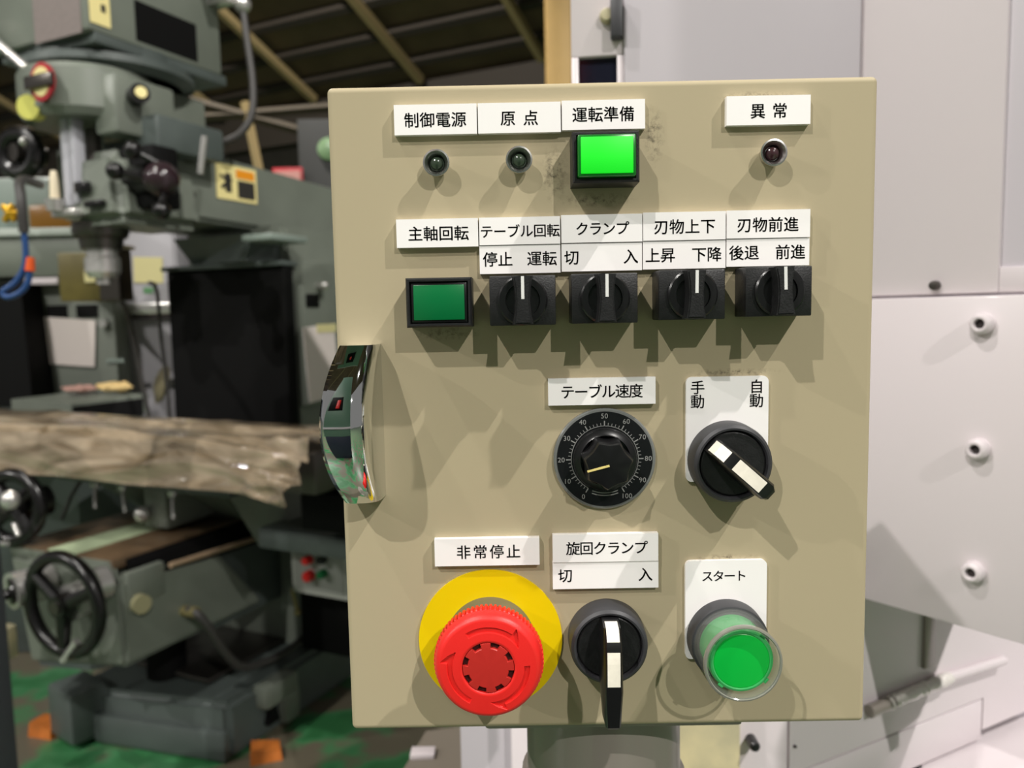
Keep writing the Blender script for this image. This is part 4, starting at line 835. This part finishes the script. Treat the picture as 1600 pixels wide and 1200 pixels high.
for x in (-1.845, -1.725): b = MB(); b.b2(x - 0.042, x + 0.042, 2.745, 2.752, 1.31, 1.36); wpart(b, 'vent_slot', M_blk, lm, smooth=False)
b = MB(); b.box((-1.805, 2.742, 1.215), (0.212, 0.004, 0.185), Matrix.Rotation(R(5), 3, 'Y') ); wpart(b, 'taped_sheet', M_paper, lm, smooth=False)
b = MB(); b.b2(-1.66, -1.59, 2.742, 2.75, 1.13, 1.145); wpart(b, 'pale_label', M_mach3, lm, smooth=False)
b = MB(); b.cyl((-1.655, 2.745, 1.285), (-1.655, 2.72, 1.285), 0.016, None, 18); wpart(b, 'knob', M_steel, lm)
b = MB(); b.hull([(-2.12, 2.60, 0.98), (-1.875, 2.60, 0.98), (-1.875, 2.76, 0.98), (-2.12, 2.76, 0.98)], [(-2.12, 2.62, 1.44), (-1.90, 2.62, 1.44), (-1.90, 2.76, 1.44), (-2.12, 2.76, 1.44)]); bl = wpart(b, 'rubber_boot', M_blk, lm, smooth=False, label='black rubber bellows')
b = MB(); b.b2(-2.4, -1.70, 2.61, 2.76, 0.0, 0.985, 0.01); wpart(b, 'front_bench', M_machd, lm)
# grey tool box with odds and ends on top
tbx = thing('tool_tray_box', 'grey tool box behind the plastic wrapped table', 'box', (-1.66, 2.5, 0))
b = MB(); b.hull([(-1.89, 2.50, 0.94), (-1.635, 2.44, 0.93), (-1.415, 2.56, 0.95), (-1.70, 2.60, 0.95)], [(-1.89, 2.50, 1.015), (-1.635, 2.44, 1.0), (-1.415, 2.56, 1.02), (-1.70, 2.60, 1.03)]); wpart(b, 'box_shell', M_mach, tbx, smooth=False)
b = MB(); b.hull([(-1.63, 2.438, 0.93), (-1.43, 2.548, 0.945), (-1.435, 2.556, 0.945), (-1.635, 2.446, 0.93)], [(-1.63, 2.438, 0.99), (-1.43, 2.548, 1.005), (-1.435, 2.556, 1.005), (-1.635, 2.446, 0.99)]); wpart(b, 'dark_side', M_blk, tbx, smooth=False)
b = MB(); b.hull([(-1.86, 2.50, 0), (-1.64, 2.45, 0), (-1.44, 2.56, 0), (-1.70, 2.595, 0)], [(-1.86, 2.50, 0.935), (-1.64, 2.45, 0.93), (-1.44, 2.56, 0.945), (-1.70, 2.595, 0.945)]); wpart(b, 'box_stand', M_machd, tbx, smooth=False)
for nm, lab, ct, mm, c, d in (('work_gloves', 'pale yellow work glove lying on the grey tool box', 'glove', mat('glove_cloth', (226, 196, 134), rough=0.8), (-1.53, 2.55, 1.050), (0.14, 0.05, 0.035)), ('rag', 'pinkish folded rag on the grey tool box', 'rag', mat('rag_cloth', (178, 140, 128), rough=0.9), (-1.66, 2.545, 1.046), (0.13, 0.06, 0.022))):
    b = MB(); b.ball((0, 0, 0), 0.5, 20, d)
    for v in b.bm.verts: v.co += Vector((noise.noise(v.co * 60), noise.noise(v.co * 60 + Vector((5, 5, 5))), noise.noise(v.co * 60 + Vector((9, 0, 2))))) * 0.012
    o = b.build('work_glove' if 'glove' in nm else 'rag', mm); o.location = c; tag(o, lab, ct)
# disc (grinding dish) beside the way cover
gd = thing('polished_disc', 'tilted cream and grey disc left of the black way cover', 'disc', (-1.37, 2.66, 0))
b = MB(); b.lathe([(0.0, 0.0), (0.068, 0.0), (0.078, 0.012), (0.03, 0.03), (0, 0.03)], (-1.388, 2.64, 1.048), (-0.75, -0.55, 0.25), 32); wpart(b, 'dish', mat('cream_grey_metal', (150, 142, 112), rough=0.35, metal=0.4), gd)
b = MB(); b.cyl((-1.383, 2.645, 1.045), (-1.34, 2.67, 1.05), 0.02); b.b2(-1.345, -1.305, 2.66, 2.70, 0.0, 1.07, 0.004); wpart(b, 'disc_stand', M_mach2, gd)
# olive gear case hanging behind the spindle
b = MB(); b.b2(-1.517, -1.382, 2.22, 2.36, 1.36, 1.517, 0.004); oc = wpart(b, 'olive_case', M_olive, lm, label='olive square case with a dark brown end, behind the spindle nose')
def opart(b, name, m):
    bmesh.ops.translate(b.bm, vec=-Vector(lm.location), verts=b.bm.verts); return b.build(name, m, oc, smooth=False)
b = MB(); b.b2(-1.382, -1.315, 2.21, 2.30, 1.36, 1.528, 0.004); opart(b, 'brown_end', M_olived)
b = MB(); b.b2(-1.355, -1.30, 2.215, 2.30, 1.528, 1.54, 0.003); opart(b, 'cream_top', M_ivory)
b = MB(); b.b2(-1.43, -1.395, 2.214, 2.222, 1.42, 1.46); opart(b, 'yellow_mark', M_ypaper)
b = MB(); b.hull([(-1.50, 2.35, 1.40), (-1.42, 2.35, 1.40), (-1.66, 2.80, 1.40), (-1.74, 2.80, 1.40)], [(-1.50, 2.35, 1.48), (-1.42, 2.35, 1.48), (-1.66, 2.80, 1.46), (-1.74, 2.80, 1.46)]); opart(b, 'carrying_arm', M_machd)
cbl = MB(); cbl.tube([(-1.283, 2.34, 1.42), (-1.272, 2.36, 1.415), (-1.29, 2.42, 1.37), (-1.325, 2.5, 1.25), (-1.325, 2.52, 1.10), (-1.325, 2.53, 0.96), (-1.325, 2.53, 0.6), (-1.33, 2.53, 0.01)], 0.007, 8, smooth=4); o = cbl.build('cable', M_hose); tag(o, 'dark cable arching down from the olive case on its right', 'cable')
cbl = MB(); cbl.tube([(-1.36, 2.31, 1.352), (-1.375, 2.36, 1.33), (-1.385, 2.43, 1.20), (-1.385, 2.47, 1.03), (-1.375, 2.49, 0.88), (-1.37, 2.49, 0.6), (-1.37, 2.49, 0.01)], 0.008, 8, smooth=4); o = cbl.build('cable', M_hose); tag(o, 'dark cable hanging from under the olive case', 'cable')
# blue air hose with brass cock
ah = thing('air_hose', 'looped blue air hose with brass cock at the left edge', 'hose', (-1.17, 1.5, 1.3))
b = MB(); b.tube([(-1.165, 1.5, 1.50), (-1.164, 1.5, 1.46), (-1.17, 1.5, 1.42), (-1.195, 1.5, 1.385), (-1.225, 1.5, 1.365), (-1.215, 1.5, 1.352), (-1.185, 1.5, 1.362), (-1.165, 1.5, 1.385), (-1.158, 1.5, 1.415)], 0.0068, 16, smooth=5); wpart(b, 'blue_tube', M_blue, ah)
b = MB(); b.cyl((-1.158, 1.5, 1.412), (-1.154, 1.5, 1.443), 0.011, 0.008, 16); wpart(b, 'orange_tip', mat('orange_plastic', (228, 92, 36), rough=0.35), ah)
b = MB(); b.tube([(-1.165, 1.5, 1.50), (-1.166, 1.5, 1.58), (-1.20, 1.56, 1.63), (-1.30, 1.80, 1.66)], 0.011, 16, smooth=4); wpart(b, 'drop_pipe', M_hose, ah)
b = MB(); b.box((-1.19, 1.49, 1.543), (0.012, 0.012, 0.045), Matrix.Rotation(R(30), 3, 'Y'), 0.003); b.box((-1.19, 1.49, 1.543), (0.012, 0.012, 0.045), Matrix.Rotation(R(-35), 3, 'Y'), 0.003); b.cyl((-1.165, 1.5, 1.543), (-1.195, 1.49, 1.543), 0.010); wpart(b, 'brass_cock', M_brass, ah)
# near post at the left edge
b = MB(); b.b2(-0.06, 0.06, -0.05, 0.05, 0, 1.9, 0.004); o = b.build('steel_post', M_bluegrey); o.location = (-1.129, 1.15, 0); tag(o, 'blue grey steel post at the lower left edge', 'post')
# tan building column, sign and lamp far behind
b = MB(); b.b2(-0.10, 0.10, -0.1, 0.1, 0, 6.6, 0.005); o = b.build('building_column', M_tan); o.location = (0.352, 6.1, 0); tag(o, 'tan painted building column left of the white machine', 'column')
b = MB(); b.b2(-0.34, -0.16, -0.05, 0.05, 0, 6.6, 0.004); b = b
sg = thing('safety_board', 'red framed notice board far behind the mill ram', 'sign', (-2.1, 7.05, 0))
b = MB(); b.b2(-2.27, -1.99, 7.0, 7.03, 2.50, 2.69, 0.004); wpart(b, 'red_frame', M_redprint, sg)
b = MB(); b.b2(-2.25, -2.01, 6.995, 7.0, 2.52, 2.66); wpart(b, 'board_face', mat('pinkish_board', (196, 140, 132), rough=0.6), sg, smooth=False)
b = MB(); b.b2(-2.14, -2.10, 7.03, 7.07, 0, 2.6); wpart(b, 'stake', M_wallm, sg, smooth=False)
dl = thing('dark_cabinet', 'tall dark cabinet with a round pale green lens far behind the mill', 'cabinet', (-1.6, 7.3, 0))
b = MB(); b.b2(-2.05, -1.2, 7.1, 7.6, 0, 3.15, 0.01); wpart(b, 'cabinet_body', mat('black_green_paint', (26, 28, 25), rough=0.6), dl)
b = MB(); b.lathe([(0.11, 0), (0.1, 0.03), (0, 0.06)], (-1.76, 7.1, 2.87), (0, -1, 0), 28); wpart(b, 'round_lens', M_lamplens, dl)
# stand-in green machine added behind the camera to be mirrored in the chrome grip
gm = thing('green_machine', 'tall green machine with dark window reflected in the chrome grip', 'machine', (-0.04, -1.3, 0))
b = MB(); b.b2(-0.45, 0.38, -1.55, -1.1, 0.95, 3.6, 0.01); wpart(b, 'machine_cover', M_gmach, gm)
b = MB(); b.b2(-0.43, 0.36, -1.53, -1.08, 0.0, 0.95, 0.01); wpart(b, 'machine_base', mat('navy_base_paint', (34, 40, 58), rough=0.5), gm)
b = MB(); b.b2(-0.42, -0.12, -1.1, -1.09, 1.75, 2.25, 0.004); wpart(b, 'dark_window', M_blk, gm)
b = MB(); b.b2(-0.30, -0.24, -1.09, -1.05, 1.8, 2.1, 0.015); wpart(b, 'red_lever', M_red, gm)
b = MB(); b.b2(-0.45, 0.38, -1.1, -1.06, 1.18, 1.24, 0.004); wpart(b, 'pale_rail', M_wmach2, gm)

# stand-in hoist added out of the frame to tint the grip's upper half green
cr = thing('overhead_hoist', 'green overhead hoist mirrored in the chrome grip', 'hoist', (0.0, -0.3, 4.5))
b = MB(); b.b2(-0.9, 0.8, -0.78, 0.25, 4.3, 4.8, 0.01); wpart(b, 'hoist_housing', M_gmach, cr)
b = MB(); b.b2(-0.55, -0.1, -0.55, -0.15, 4.1, 4.3, 0.01); wpart(b, 'dark_motor', M_blk, cr)
b = MB(); b.b2(-0.36, -0.28, -0.4, -0.3, 3.95, 4.1, 0.015); wpart(b, 'hook_block', M_red, cr)
b = MB(); b.b2(-0.9, 0.8, -0.80, -0.78, 4.3, 4.36, 0.004); wpart(b, 'pale_flange', M_wmach2, cr)
